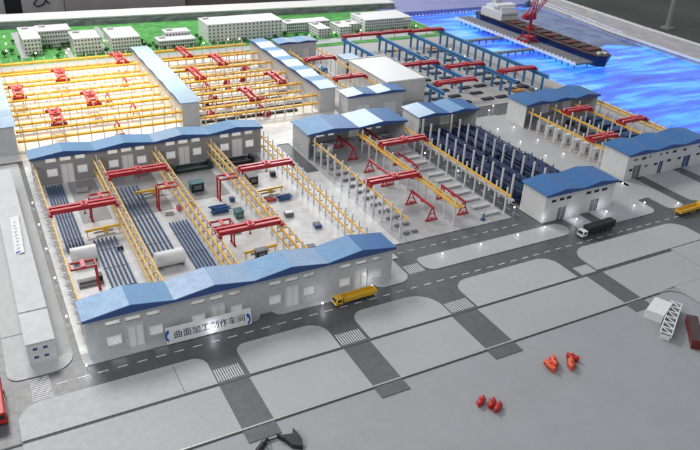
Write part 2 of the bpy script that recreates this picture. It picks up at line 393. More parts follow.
def block(name, loc, L, D, H, n, rise, label, cat, rz=0, wm=None, front=None, back=None, sides=(1,1), roofs=None, over=.12, group=None, pane=None, fascia=True, smallwin=None):
    """gabled block: n gables along local x, depth D along local y; front/back = opening lists or None"""
    e = empty(name, loc, rz, label, cat, group); wm = wm or M['wallgrey']; t = .06
    for ops, y, nm, sgn in ((front,0,'front_wall',1),(back,D-t,'rear_wall',1)):
        if ops is None: continue
        mb = MB(); facade(mb, L, H, [o[:4] for o in ops], y, t); mb.build(nm, wm, e, local=True)
        for o in ops:
            kind = 'door' if o[2] <= .02 else 'window'
            window(e, o[0], o[1], max(o[2],.0), o[3], y + (0 if y == 0 else 0), kind, pm=(o[4] if len(o) > 4 else pane))
    yy0 = t if front is not None else 0; yy1 = D-t if back is not None else D
    for k, xx in ((0,0),(1,L-t)):
        if sides[k]: MB().box(xx,xx+t,yy0+.001,yy1-.001,0,H).build('side_wall', wm, e, local=True)
    w = L/n; th = .05; roofs = roofs or ['roof']
    xs = [0-over*.6] ; zs = [H+.02]
    prof = []
    for i in range(n):
        prof += [(i*w, H+.02), ((i+.5)*w, H+rise)]
    prof.append((L, H+.02)); prof[0] = (-over, H+.02-over*rise/w*.5); prof[-1] = (L+over, H+.02-over*rise/w*.5)
    for i in range(len(prof)-1):
        (a, za), (b, zb) = prof[i], prof[i+1]
        MB().prof([(a,za),(b,zb),(b,zb+th),(a,za+th)], -over, D+over).build('roof_panel', M[roofs[i % len(roofs)]], e, local=True)
    if fascia:
        for y0, y1 in ((-over-.03,-over-.004),(D+over+.004,D+over+.03)):
            f = MB()
            for i in range(len(prof)-1):
                (a, za), (b, zb) = prof[i], prof[i+1]
                f.prof([(a,H-.05),(b,H-.05),(b,zb+th-.01),(a,za+th-.01)], y0, y1)
            f.build('fascia', M['fascia'], e, local=True)
    return e
# --- shipyard hall with the named sign: front and rear blocks
bays = [2.1, 5.78, 9.45, 13.12, 16.85]
def hall_openings(door_h=1.17, a=1.44, b=1.66, c=.38, d=.86):
    o = []
    for i in range(4):
        u = bays[i]-2.1; w = bays[i+1]-bays[i]; k = w/3.68
        o += [(u+.80*k,u+1.38*k,a,b),(u+1.62*k,u+2.25*k,a,b),(u+2.52*k,u+3.08*k,a,b),
              (u+.78*k,u+1.38*k,c,d),(u+1.60*k,u+2.32*k,.0,door_h),(u+2.56*k,u+3.14*k,c,d)]
    return o
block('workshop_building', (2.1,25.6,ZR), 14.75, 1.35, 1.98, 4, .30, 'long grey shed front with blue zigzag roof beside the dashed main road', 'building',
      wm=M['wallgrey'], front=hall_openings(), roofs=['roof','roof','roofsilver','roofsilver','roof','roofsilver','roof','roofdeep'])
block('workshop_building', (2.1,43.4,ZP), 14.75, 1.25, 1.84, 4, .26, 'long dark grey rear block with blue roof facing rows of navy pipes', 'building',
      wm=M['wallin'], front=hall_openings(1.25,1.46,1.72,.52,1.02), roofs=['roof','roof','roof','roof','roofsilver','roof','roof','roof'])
# --- strips between the long yellow crane bays
def strip_ops(L, n):
    w = L/n; return [( (i+.35)*w, (i+.65)*w, 0.0, 1.2) for i in range(n)]
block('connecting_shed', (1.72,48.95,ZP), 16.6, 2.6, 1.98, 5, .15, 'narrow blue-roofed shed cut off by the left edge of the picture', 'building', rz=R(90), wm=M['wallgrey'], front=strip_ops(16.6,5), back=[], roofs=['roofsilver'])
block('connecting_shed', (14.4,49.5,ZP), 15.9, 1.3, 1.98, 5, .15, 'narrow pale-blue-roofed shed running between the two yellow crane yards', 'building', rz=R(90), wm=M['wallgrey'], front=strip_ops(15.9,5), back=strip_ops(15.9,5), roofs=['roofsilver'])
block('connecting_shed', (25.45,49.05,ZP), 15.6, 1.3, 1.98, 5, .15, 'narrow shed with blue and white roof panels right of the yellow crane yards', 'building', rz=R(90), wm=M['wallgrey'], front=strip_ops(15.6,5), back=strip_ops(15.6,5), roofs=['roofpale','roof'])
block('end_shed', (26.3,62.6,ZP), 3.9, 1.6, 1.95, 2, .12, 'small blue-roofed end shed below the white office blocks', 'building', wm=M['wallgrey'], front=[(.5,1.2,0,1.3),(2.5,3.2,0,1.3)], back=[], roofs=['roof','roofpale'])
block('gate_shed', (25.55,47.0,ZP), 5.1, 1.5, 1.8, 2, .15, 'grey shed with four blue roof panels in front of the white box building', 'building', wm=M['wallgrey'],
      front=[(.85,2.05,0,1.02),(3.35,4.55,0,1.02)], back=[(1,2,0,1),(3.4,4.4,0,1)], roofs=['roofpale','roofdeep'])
# --- crane hall in the middle (rear block only)
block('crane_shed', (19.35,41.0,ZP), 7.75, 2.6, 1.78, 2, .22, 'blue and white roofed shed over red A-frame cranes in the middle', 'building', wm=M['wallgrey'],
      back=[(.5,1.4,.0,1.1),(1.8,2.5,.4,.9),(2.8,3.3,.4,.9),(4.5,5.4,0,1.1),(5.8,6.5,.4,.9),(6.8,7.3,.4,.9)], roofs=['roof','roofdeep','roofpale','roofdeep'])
# --- pipe rack hall
block('rack_shed', (28.3,41.0,ZP), 5.3, 2.3, 1.85, 2, .20, 'small shed with white and dark blue roof behind the navy racks', 'building', wm=M['wallwhite'],
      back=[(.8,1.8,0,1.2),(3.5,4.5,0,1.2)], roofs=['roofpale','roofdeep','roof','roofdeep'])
dk = M['darkwin']
block('rack_building', (28.3,27.2,ZP), 5.6, 2.05, 1.83, 2, .22, 'white building with deep blue double-gabled roof near the white-cabbed lorry', 'building', wm=M['wallwhite'],
      front=[(.45,.83,1.30,1.47,dk),(1.07,1.45,1.32,1.49,dk),(1.62,2.0,1.32,1.5,dk),(3.2,3.62,1.32,1.5,dk),(3.85,4.25,1.32,1.5,dk),(4.5,4.95,1.32,1.5,dk),(1.1,1.72,0,.85,M['grey']),(3.75,4.4,0,.85,M['grey'])],
      back=[], roofs=['roofdeep'])
# --- machine hall on the right
block('machine_shed', (37.75,40.2,ZP), 7.6, 2.2, 1.85, 3, .22, 'teal-blue roofed shed by the quay behind grey cabinets', 'building', wm=M['wallwhite'], back=[(1,2,0,1.2),(3.6,4.6,0,1.2),(6,7,0,1.2)], roofs=['roofdeep'])
ops = [(.3,.7,.62,.8,dk),(.72,1.42,0,.98,M['grey']),(1.75,2.1,.72,.86,M['grey']),(2.72,3.05,.68,.86,dk),(3.2,3.6,0,.9,M['fascia']),(4.0,4.4,.74,.92,dk),(5.05,5.4,.74,.92,dk),(5.7,6.4,0,.9,M['fascia']),
       (.55,.95,1.36,1.48,M['grey']),(1.3,1.75,1.32,1.5,dk),(2.05,2.2,1.36,1.52,M['grey']),(3.1,3.25,1.36,1.52,dk),(3.65,3.9,1.38,1.52,dk),(4.35,4.75,1.35,1.53,dk),(5.4,5.75,1.34,1.5,dk),(7.0,7.4,1.34,1.5,dk),(7.0,7.4,.74,.92,dk)]
block('machine_building', (37.75,29.75,ZP), 7.9, 2.15, 1.83, 3, .22, 'white building with deep blue triple-gabled roof at the right edge by the water', 'building', wm=M['wallwhite'], front=ops, back=[], roofs=['roofdeep'])
# --- white box building, gate house, left long building
e = empty('box_building', (30.3,48.9,ZP), 0, 'plain white flat-roofed box building beside the blue gantries', 'building')
MB().box(30.3,34.0,48.9,55.9,ZP,1.88).build('wall', M['wallwhite'], e, bevel=.02)
MB().box(30.22,34.08,48.82,55.98,1.885,1.97).build('roof', M['white'], e, bevel=.02)
MB().box(30.22,34.08,48.82,48.92,1.975,2.05).build('parapet', M['white'], e)
MB().box(30.22,34.08,55.88,55.98,1.975,2.05).build('parapet', M['white'], e)
e = empty('gate_house', (30.6,57.2,ZP), 0, 'little pale tower with blue flat roof behind the white box building', 'building')
mb = MB(); facade(mb, 1.5, 1.5, [(.2,.6,.1,1.2),(.8,1.2,.1,1.2)], 0, .06); mb.box(0,.06,.061,1.6,0,1.5).box(1.44,1.5,.061,1.6,0,1.5).box(.061,1.439,1.54,1.6,0,1.5)
mb.build('wall', M['wallwhite'], e, local=True)
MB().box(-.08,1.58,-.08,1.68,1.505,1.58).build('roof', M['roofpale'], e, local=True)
e = empty('long_building', (-.2,26.2,ZP), 0, 'long low white flat-roofed building along the left road', 'building')
mb = MB(); facade(mb, 1.1, .98, [(.22,.40,.62,.76),(.62,.80,.62,.76),(.22,.40,.2,.34),(.62,.80,.2,.34)], 0, .05)
mb.box(0,.05,.051,18.2,0,.98).box(1.05,1.1,.051,18.2,0,.98).box(.051,1.049,18.15,18.2,0,.98); mb.build('wall', M['wallwhite'], e, local=True)
for u0, z0 in ((.22,.62),(.62,.62),(.22,.2),(.62,.2)):
    MB().box(u0+.001,u0+.179,.02,.03,z0+.001,z0+.139).build('window', M['fascia'], e, local=True)
MB().box(-.03,1.13,-.03,2.3,.985,1.03).build('roof', M['roofwhite'], e, local=True, bevel=.008)
MB().box(-.03,1.13,2.42,18.23,.985,1.03).build('roof', M['roofwhite'], e, local=True, bevel=.008)
MB().box(-.03,1.13,2.31,2.41,.985,1.005).build('roof_joint', M['grey'], e, local=True)
# low block left of it and the loading slab
e = empty('side_slab', (-1.1,28.4,ZP), 0, 'flat white slab beside the long building at the left edge', 'slab')
MB().box(-1.1,-.24,28.5,47.5,ZP+.002,.085).build('slab', M['pave'], e)
# ------------------------------------------------------------------ sign boards with writing
def text_mesh(body, size, mat_, parent, loc, rot, name='lettering', sx=1.0):
    cu = bpy.data.curves.new('txt', 'FONT'); cu.body = body; cu.size = size; cu.extrude = .004; cu.space_character = 1.06
    o = bpy.data.objects.new('txt', cu); COL.objects.link(o); bpy.context.view_layer.update()
    dg = bpy.context.evaluated_depsgraph_get(); me = bpy.data.meshes.new_from_object(o.evaluated_get(dg)); bpy.data.objects.remove(o)
    me.materials.clear(); me.materials.append(mat_); t = bpy.data.objects.new(name, me); COL.objects.link(t)
    t.parent = parent; t.location = loc; t.rotation_euler = rot; t.scale = (sx,1,1); return t
def swoosh(flip):
    mb = MB(); pts = []
    for i in range(9):
        a = math.pi*i/8; pts.append((.13*math.sin(a)*(1 if not flip else -1), -.24*math.cos(a)))
    for i in range(8):
        a, b = pts[i], pts[i+1]
        q = [(a[0]*.15,-.002,a[1]),(a[0],-.002,a[1]),(b[0],-.002,b[1]),(b[0]*.15,-.002,b[1])]
        mb.quad(q)
    return mb
sg = empty('name_sign', (5.25,25.12,ZP), 0, 'white sign board with Chinese writing and blue corner marks leaning on the grey shed front', 'sign')
MB().box(0,3.9,0,.05,0,.80).build('board', M['white'], sg, local=True, bevel=.01)
MB().box(1.5,2.15,.06,.40,0,.10).build('foot', M['white'], sg, local=True)
text_mesh('曲面加工制作车间', .40, M['ink'], sg, (.32,-.006,.26), (R(90),0,0), sx=1.0)
def crest(x, z, s):
    mb = MB(); n = 14
    for i in range(n):
        a0 = -math.pi*.5+math.pi*1.1*i/n; a1 = -math.pi*.5+math.pi*1.1*(i+1)/n
        def pt(a, r): return (x+s*r*math.cos(a)*.55, -.008, z+r*math.sin(a))
        mb.quad([pt(a0,.16-.10*i/n),pt(a0,.27),pt(a1,.27),pt(a1,.16-.10*(i+1)/n)])
    return mb
crest(3.70,.30,1).build('blue_mark', M['swoosh'], sg, local=True)
crest(.10,.42,-1).build('blue_mark', M['swoosh'], sg, local=True)
sg.rotation_euler = (R(-10),0,R(-1.0))
s2 = empty('roof_sign', (.32,33.7,1.10), 0, 'narrow white sign board with small writing resting on the long white roof', 'sign')
MB().box(-.26,.28,0,4.1,0,.03).build('board', M['white'], s2, local=True)
mb = MB()
for i in range(9):
    y = .5+i*.36
    for k in range(4):
        a = random.uniform(-.06,.06); b = random.uniform(-.08,.08); mb.box(.0+a,.0+a+.07,y+b,y+b+.015,.031,.036); mb.box(.0+b*.6,.0+b*.6+.012,y+a,y+a+.08,.031,.0365)
mb.build('lettering', M['ink'], s2, local=True)
MB().box(-.12,.10,.08,.26,.031,.037).build('blue_mark', M['swoosh'], s2, local=True)
s2.rotation_euler = (0,R(-14),R(-2))
# ------------------------------------------------------------------ crane runways
def ibeam(mb, p, q, w, h, z):
    """I section along an axis-aligned line; top at z"""
    t = h*.2
    if abs(p[0]-q[0]) < 1e-6:
        x, y0, y1 = p[0], p[1], q[1]
        mb.box(x-w/2,x+w/2,y0,y1,z-t,z).box(x-w*.18,x+w*.18,y0,y1,z-h+t,z-t).box(x-w/2,x+w/2,y0,y1,z-h,z-h+t)
    else:
        y, x0, x1 = p[1], p[0], q[0]
        mb.box(x0,x1,y-w/2,y+w/2,z-t,z).box(x0,x1,y-w*.18,y+w*.18,z-h+t,z-t).box(x0,x1,y-w/2,y+w/2,z-h,z-h+t)
colcache = {}
def column_mesh(h, w, brk, mat_):
    key = (h, w, tuple(brk), mat_.name)
    if key not in colcache:
        mb = MB(); mb.box(-w/2,w/2,-w/2,w/2,0,h); mb.box(-w*.75,w*.75,-w*.75,w*.75,0,.035)
        for z, off, ax in brk:
            if ax == 'x': mb.box(-off-.04,off+.04,-w*.4,w*.4,z-.10,z-.005)
            else: mb.box(-w*.4,w*.4,-off-.04,off+.04,z-.10,z-.005)
        colcache[key] = mb.mesh('column', mat_)
    return colcache[key]
def runway(name, p, q, n, h, rails, label, group, w=.085, cm=None, rm_=None, rw=.075, rh=.13, cat='crane runway'):
    """row of columns p->q; rails = [(offset, z_top)]"""
    e = empty(name, (p[0],p[1],ZP), 0, label, cat, group); cm = cm or M['column']; rm_ = rm_ or M['yellow']
    ax = 'x' if abs(p[0]-q[0]) < 1e-6 else 'y'
    zs = {}
    for o, z in rails: zs[z] = max(abs(o), zs.get(z, 0))
    me = column_mesh(h, w, [(z-rh, zs[z], ax) for z in zs], cm)
    for i in range(n):
        t = (i+.5)/n; c = bpy.data.objects.new('column', me); COL.objects.link(c); c.parent = e
        c.location = ((q[0]-p[0])*t, (q[1]-p[1])*t, 0)
    for o, z in rails:
        mb = MB()
        if ax == 'x': ibeam(mb, (o,0), (o,q[1]-p[1]), rw, rh, z)
        else: ibeam(mb, (0,o), (q[0]-p[0],o), rw, rh, z)
        mb.build('rail', rm_, e, local=True)
    return e
G = 'crane runways with white columns and yellow rails in the pipe hall'
wh = ['first from the left road','second from the left road','middle one of five','fourth from the left road','last one on the right side']
for i, x in enumerate(bays):
    offs = [-.17,.17] if 0 < i < 4 else ([.10] if i == 0 else [-.14])
    rl = [(o,1.42) for o in offs] + [(o*1.15,.76) for o in offs]
    xx = x+(.0 if i else .02)
    runway('crane_runway', (xx,27.05), (xx,43.3), 20, 1.72, rl, 'yellow rail runway over the pipe hall, '+wh[i], G, w=.065, rw=.062, rh=.11)
rows = [49.6,52.8,56.0,59.3,62.6,65.7]
fr = ['nearest to the pipe hall','second nearest row','third nearest row','fourth nearest row','fifth nearest row','farthest row by the lawn']
for i, y in enumerate(rows):
    offs = [0]
    rl = [(-.11,1.42),(.11,1.42),(-.08,.72),(.08,.72)]
    runway('crane_runway', (1.8,y), (13.05,y), 13, 1.75, rl, 'yellow rail runway in the warm-lit left yard, '+fr[i], 'crane runways of the left yellow yard', w=.075, rw=.12, rh=.13)
    runway('crane_runway', (14.45,y), (24.1,y), 12, 1.75, rl, 'yellow rail runway in the right yellow yard, '+fr[i], 'crane runways of the right yellow yard', w=.075, rw=.12, rh=.12)
for i, x in enumerate((19.6,23.3,27.05)):
    offs = [-.15,.15] if i == 1 else ([.1] if i == 0 else [-.1])
    r_ = runway('crane_runway', (x,28.7), (x,41.0), 12, 1.75, [(o,1.42) for o in offs], ['yellow rail runway on the left side of the A-frame crane hall','yellow double rail runway in the middle of the A-frame crane hall','yellow rail runway with grey ledge beside the dark lane and navy racks'][i], 'crane runways of the A-frame hall')
    if i == 2: MB().box(-.07,.12,-.1,12.3,1.06,1.16).build('ledge', M['wallwhite'], r_, local=True)
for i, x in enumerate((27.1,30.0)):
    runway('crane_runway', (x,49.0), (x,62.2), 14, 1.7, [(0,1.42)], ['yellow rail runway beside the blue and white roofed strip shed','yellow rail runway beside the white box building'][i], 'crane runways behind the gate shed', w=.06)
for i, x in enumerate((38.0,40.4,42.9,45.4)):
    runway('crane_runway', (x,31.9), (x,40.2), 9, 1.75, [(0 if i in (0,3) else .0,1.42)], 'yellow rail runway of the quayside machine hall, '+['first from the concrete lane','second from the concrete lane','third from the concrete lane','nearest the water'][i], 'crane runways of the machine hall', rw=.11)
for i, x in enumerate((28.2,30.72)):
    runway('column_row', (x,29.6), (x,40.8), 11, 2.0, [], 'row of white columns standing in the navy racks, '+['beside the dark lane','in the middle','beside the concrete lane'][i], 'column rows of the navy rack yard', w=.10, cat='column row')
# blue gantry yard
blueends = [(34.1,46.2,48.8),(34.1,56.1,64.6),(38.2,48.7,64.6),(42.1,46.7,64.6),(45.9,46.8,64.6)]
bl = ['short near piece','piece at the far end behind the white box','second row from the white box','third row from the white box','row along the quay']
for i, (x, y0, y1) in enumerate(blueends):
    n = max(2, round((y1-y0)/1.28))
    runway('blue_gantry_runway', (x,y0), (x,y1), n, 1.2, [(0,1.5)], 'tall blue steel runway, '+bl[i], 'blue steel runways of the outdoor yard', w=.16, cm=M['blue'], rm_=M['blue'], rw=.26, rh=.30)
# ------------------------------------------------------------------ cranes
def make_bridge(span, name='bridge_crane', gap=.19):
    e = empty(name, (0,0,0), 0, '', 'crane')
    for s in (-1,1):
        y = s*gap; g_ = MB().box(0,span,y-.075,y+.075,0,.22); g_.build('girder', M['red'], e, local=True, bevel=.01)
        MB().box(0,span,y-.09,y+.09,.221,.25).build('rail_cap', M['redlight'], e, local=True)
    for xx in (0,span):
        MB().box(xx-.09,xx+.09,-gap-.24,gap+.24,-.07,.10).build('end_carriage', M['red'], e, local=True, bevel=.01)
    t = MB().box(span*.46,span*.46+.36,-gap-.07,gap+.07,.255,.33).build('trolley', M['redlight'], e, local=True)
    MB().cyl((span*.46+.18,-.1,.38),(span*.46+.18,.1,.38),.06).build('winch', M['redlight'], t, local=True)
    MB().box(span*.46+.16,span*.46+.2,-.02,.02,-.30,.0).box(span*.46+.12,span*.46+.24,-.03,.03,-.38,-.30).build('hook', M['red'], e, local=True)
    return e
GB = 'red overhead bridge cranes'
def cranes(span, lst, group=GB, gap=.19):
    p = make_bridge(span, gap=gap)
    if gap > .25:
        for q in (.22,.5,.78): MB().box(span*q-.05,span*q+.05,-gap+.09,gap-.09,.05,.20).build('cross_tie', M['redlight'], p, local=True)
    used = []
    for x, y, z, rz, lab in lst: place(p, used, (x,y,z), rz, lab, group)
zc = ZP+1.42+.075
cranes(3.40, [(2.22,36.6,zc,0,'red bridge crane over the leftmost navy pipes'),
              (5.92,40.0,zc,0,'red bridge crane near the dark rear wall over the yellow lifting beam'),
              (13.30,37.9,zc,0,'red bridge crane at the right side of the pipe hall'),
              (9.60,31.0,zc,0,'red bridge crane close behind the shed front roof')])
cranes(3.50, [(23.45,38.2,zc,0,'red bridge crane beside the white-roofed rack shed'),
              (19.72,33.3,zc,0,'red bridge crane spanning the left bay of A-frame cranes')])
cranes(2.80, [(2.75,56.2,zc,R(90),'red bridge crane at the far left of the warm-lit yard'),
              (6.3,59.5,zc,R(90),'small red crane near the middle of the warm-lit yard, behind the others'),
              (7.5,52.95,zc,R(90),'red crane in the warm-lit yard centre'),
              (4.6,49.75,zc,R(90),'red crane in the warm-lit yard nearest the pipe hall roof'),
              (11.7,62.8,zc,R(90),'faded red crane beside the top end of the dividing shed')], 'red cranes of the left yellow yard', .30)
cranes(2.80, [(17.5,62.8,zc,R(90),'red crane below the low white office with two levels'),
              (19.65,59.5,zc,R(90),'red crane in front of the large white office block'),
              (16.6,56.2,zc,R(90),'red crane right of the dividing shed in the middle rows'),
              (18.9,49.75,zc,R(90),'largest red crane of the right yellow yard near its front row'),
              (22.5,52.95,zc,R(90),'red crane at the right end of the right yellow yard')], 'red cranes of the right yellow yard', .24)
cranes(2.85, [(27.1,58.2,zc,0,'red bridge crane behind, near the blue barrels'),(27.1,52.3,zc,0,'red bridge crane beside the white box wall')], 'red cranes behind the gate shed')
cranes(3.95, [(34.15,64.3,1.63,0,'red crane on blue runways, far end left'),(38.2,64.3,1.63,0,'red crane on blue runways, far end middle'),(42.05,64.0,1.63,0,'red crane on blue runways, far end beside the quay'),
              (34.3,53.4,1.63,0,'red crane on blue runways behind the white box corner'),(38.2,51.7,1.63,0,'red crane on blue runways in the middle of the outdoor yard'),
              (34.5,47.9,1.63,0,'red crane on blue runways nearest the rack shed'),(42.05,48.9,1.63,0,'red crane on blue runways nearest the machine hall')], 'red cranes of the outdoor blue gantry yard')
cranes(2.45, [(40.4,38.6,zc,0,'red crane in the machine hall next to its rear roof'),(37.95,33.5,zc,0,'red crane in the machine hall next to the white front building'),(42.9,35.3,zc,0,'red crane in the machine hall nearest the water')], 'red cranes of the machine hall')
def make_semi():
    e = empty('semi_gantry_crane', (0,0,0), 0, '', 'crane'); L = 1.15; H = 1.36
    for s in (-1,1):
        MB().box(-.04,L,s*.30-.04,s*.30+.04,H,H+.09).build('girder', M['red'], e, local=True)
        MB().bar((0,s*.30,H),(-.04,s*.22,.06),.08).build('leg', M['red'], e, local=True)
    for xx in (-.05,L-.06): MB().box(xx,xx+.08,-.255,.255,H+.005,H+.085).build('cross_beam', M['red'], e, local=True)
    MB().box(-.09,.03,-.34,.34,0,.07).build('foot_beam', M['red'], e, local=True)
    MB().box(L*.4,L*.4+.2,-.33,.33,H+.092,H+.15).build('trolley', M['redlight'], e, local=True)
    return e
sm = make_semi(); used = []
GS = 'red semi-gantry cranes of the pipe hall'
for x, y, rz, lab in ((3.45,30.9,R(180),'red semi-gantry crane over the white roller near the shed front roof'),(4.45,37.9,0,'red semi-gantry crane just behind the leftmost bridge crane'),
                      (8.2,37.75,0,'red semi-gantry crane beside the yellow lifting beam'),(11.85,37.6,0,'red semi-gantry crane in front of the green machine'),(10.75,32.2,R(180),'red semi-gantry crane by the teal cabinet')):
    place(sm, used, (x,y,ZP), rz, lab, GS)
def make_aframe():
    e = empty('a_frame_crane', (0,0,0), 0, '', 'crane')
    for yy in (0, 2.3):
        fr_ = MB(); fr_.bar((-.32,yy,.05),(-.03,yy,.80),.06); fr_.bar((.32,yy,.05),(.03,yy,.80),.06); fr_.bar((-.18,yy,.42),(.18,yy,.42),.04); fr_.build('leg_frame', M['red'], e, local=True)
        MB().box(-.42,.42,yy-.06,yy+.06,0,.06).build('foot_beam', M['red'], e, local=True)
        MB().box(-.1,.1,yy-.05,yy+.05,.06,.2).build('drive_box', M['redlight'], e, local=True)
    MB().box(-.055,.055,-.12,2.42,.80,.92).build('beam', M['red'], e, local=True)
    MB().box(-.09,.09,1.0,1.25,.70,.80).build('hoist', M['redlight'], e, local=True)
    return e
af = make_aframe(); used = []
for x, y, lab in ((22.25,39.8,'red A-frame crane under the shed eave, left bay'),(22.3,35.3,'red A-frame crane behind the left bridge crane'),(22.4,30.2,'red A-frame crane nearest the upper road, left bay'),
                  (24.75,40.4,'red A-frame crane under the shed eave, right bay'),(24.75,35.6,'red A-frame crane in the middle of the right bay'),(24.6,30.1,'red A-frame crane nearest the upper road, right bay')):
    place(af, used, (x,y,ZP), 0, lab, 'red A-frame gantry cranes')
# small red semi cranes in the yellow yards
def make_portal():
    e = empty('portal_crane', (0,0,0), 0, '', 'crane')
    MB().box(-.06,.06,0,1.1,.72,.84).build('beam', M['red'], e, local=True)
    for yy in (.05,1.05):
        MB().bar((-.25,yy,.04),(-.03,yy,.74),.06).bar((.25,yy,.04),(.03,yy,.74),.06).build('leg_frame', M['red'], e, local=True)
        MB().box(-.35,.35,yy-.06,yy+.06,0,.08).build('foot_beam', M['red'], e, local=True)
    return e
pc = make_portal(); used = []
for x, y, lab in ((11.3,59.8,'tiny red portal crane at the upper right of the warm-lit yard'),(9.2,56.3,'tiny red portal crane in the middle of the warm-lit yard'),(10.5,53.2,'tiny red portal crane left of the dividing shed'),(8.6,50.0,'tiny red portal crane above the pipe hall roof'),
                  (22.2,60.0,'tiny red portal crane beside the right strip shed'),(16.8,53.4,'tiny red portal crane right of the dividing shed'),(19.6,50.0,'tiny red portal crane in the front row of the right yellow yard'),
                  (17.3,56.6,'tiny red portal crane in the middle row of the right yellow yard'),(14.9,57.0,'tiny red portal crane touching the dividing shed side'),(15.6,50.1,'tiny red portal crane at the front left of the right yellow yard')):
    place(pc, used, (x,y,ZP), 0, lab, 'tiny red portal cranes of the yellow yards')
# yellow lifting beams
def make_lift(L):
    e = empty('lifting_beam', (0,0,0), 0, '', 'lifting beam')
    MB().box(0,L,-.06,.06,.30,.42).build('beam', M['yellowveh'], e, local=True)
    MB().box(L*.5,L*.5+.22,-.16,.16,.12,.30).build('drive_box', M['yellowveh'], e, local=True)
    for xx in (.1,L-.1): MB().bar((xx,0,0),(xx,0,.30),.05).build('leg', M['yellowveh'], e, local=True)
    MB().box(L*.25,L*.8,-.30,-.22,.0,.08).box(L*.25,L*.8,.22,.30,.0,.08).build('skid', M['metalstrip'], e, local=True)
    return e
lb = make_lift(1.9); used = []
for x, y, lab in ((3.75,36.0,'yellow lifting beam below the leftmost red bridge crane'),(7.3,39.6,'yellow lifting beam between red cranes above navy pipes'),(13.9,37.0,'yellow lifting beam at the right of the pipe hall'),(10.8,30.5,'yellow lifting beam just behind the shed front roof')):
    place(lb, used, (x,y,ZP), R(3), lab, 'yellow lifting beams of the pipe hall')
# ------------------------------------------------------------------ stock and machines
pipe_me = {}
def pipes(x0, x1, y0, y1, n, where):
    w = (x1-x0)/(n-1); L = y1-y0
    key = round(L,2)
    if key not in pipe_me: pipe_me[key] = MB().cyl((0,0,.07),(0,L,.07),.052,10).mesh('steel_pipe', M['navy'])
    for i in range(n):
        o = bpy.data.objects.new('steel_pipe', pipe_me[key]); COL.objects.link(o); o.location = (x0+i*w, y0+random.uniform(-.06,.06), ZP+.03)
        tag(o, '%s navy pipe from the left, bundle %s' % (ORD[i], where), 'pipe', 'navy pipes laid side by side in the pipe hall')
    for k in range(3):
        y = y0+L*(k+.5)/3
        tag(MB().box(x0-.12,x1+.12,y-.03,y+.03,ZP,ZP+.035).build('pipe_cradle', M['white'], None, loc=(x0,y,ZP)), ['nearest','middle','farthest'][k]+' low white bar under the navy pipes '+where, 'cradle', 'pipe cradles')
pipes(2.66,3.50,34.6,43.0,6,'beside the left road')
pipes(4.05,5.12,29.6,35.3,6,'under the leftmost front roof')
pipes(6.50,7.66,32.5,41.1,6,'in the second bay')
pipes(8.24,9.18,29.0,35.6,6,'under the pale front roof')
for x, y, L, lab in ((2.65,33.6,1.25,'large white roll at the end of the leftmost navy pipes'),(6.4,31.5,1.45,'large white roll behind the pale roof panels')):
    e = empty('steel_roll', (x,y,ZP), 0, lab, 'roll', 'white rolls in the pipe hall')
    MB().cyl((0,0,.42),(L,0,.42),.40,24).build('roll', M['white'], e, local=True, smooth=False)
    MB().box(.1,.2,-.35,.35,0,.08).box(L-.2,L-.1,-.35,.35,0,.08).build('cradle', M['grey'], e, local=True)
e = empty('roller_machine', (2.6,31.4,ZP), 0, 'dark roller machine with white drum under the red semi-gantry crane', 'machine')
MB().box(0,1.15,-.35,.35,0,.12).build('bed', M['grey'], e, local=True); MB().cyl((.05,0,.24),(.95,0,.24),.13,14).build('drum', M['white'], e, local=True); MB().box(.98,1.15,-.2,.2,.12,.4).build('gearbox', M['black'], e, local=True)
def machine(name, x, y, L, D, H, m, lab, top=None):
    e = empty(name, (x,y,ZP), 0, lab, 'machine')
    MB().box(0,L,0,D,0,H*.35).build('bed', m, e, local=True, bevel=.01)
    MB().box(0,L*.10,.02,D-.02,H*.351,H).build('upright', m, e, local=True)
    MB().box(L*.90,L,.02,D-.02,H*.351,H).build('upright', m, e, local=True)
    MB().box(0,L,D*.65,D*.9,H*.6,H*.8).build('cross_rail', m, e, local=True)
    MB().box(L*.02,L*.98,D*.2,D*.3,H*.352,H*.5).build('table', top or M['grey'], e, local=True)
machine('press_machine', 10.2,42.0,2.7,.7,.42,M['green'],'long dark green press along the rear wall')
machine('press_machine', 13.6,41.9,2.2,.7,.42,M['black'],'long black press along the rear wall at the right')
def cabinet(x, y, L, D, H, m, lab, name='cabinet', cat='cabinet'):
    e = empty(name, (x,y,ZP), 0, lab, cat)
    MB().box(0,L,0,D,0,H).build('body', m, e, local=True, bevel=.02)
    MB().box(-.03,L+.03,-.03,D+.03,H+.001,H+.05).build('top', M['teal'] if m in (M['green'],M['teal']) else M['grey'], e, local=True)
    MB().box(L*.2,L*.8,-.02,-.001,H*.3,H*.8).build('panel', M['grey'], e, local=True)
cabinet(10.55,39.0,.8,.6,.55,M['green'],'dark green square machine standing on the grey floor mat','machine_cabinet','machine')
cabinet(14.2,38.7,.6,.9,.50,M['black'],'black square machine behind the right red bridge crane','machine_cabinet','machine')
cabinet(11.9,34.7,.45,.55,.42,M['teal'],'teal cabinet beside the blue pipe heap','machine_cabinet','machine')
cabinet(11.4,30.2,.6,.35,.4,M['black'],'black machine just behind the shed front roof','machine_cabinet','machine')
def heap(x, y, w, d, n, m, lab, cat='pipe heap', name='pipe_heap', rad=.05):
    mb = MB()
    for i in range(n):
        a = random.uniform(-.25,.25); cx = random.uniform(.05,w*.25); yy = d*(i%5)/5+random.uniform(-.04,.04); zz = .05+.10*(i//5)
        mb.cyl((cx,yy,zz),(cx+w*.75,yy+a*.3,zz),rad,7)
    tag(mb.build(name, m, None, loc=(0,0,0)), lab, cat).location = (x,y,ZP)
heap(10.65,35.8,1.3,.9,14,M['pipeblue'],'heap of short blue pipes on the light floor')
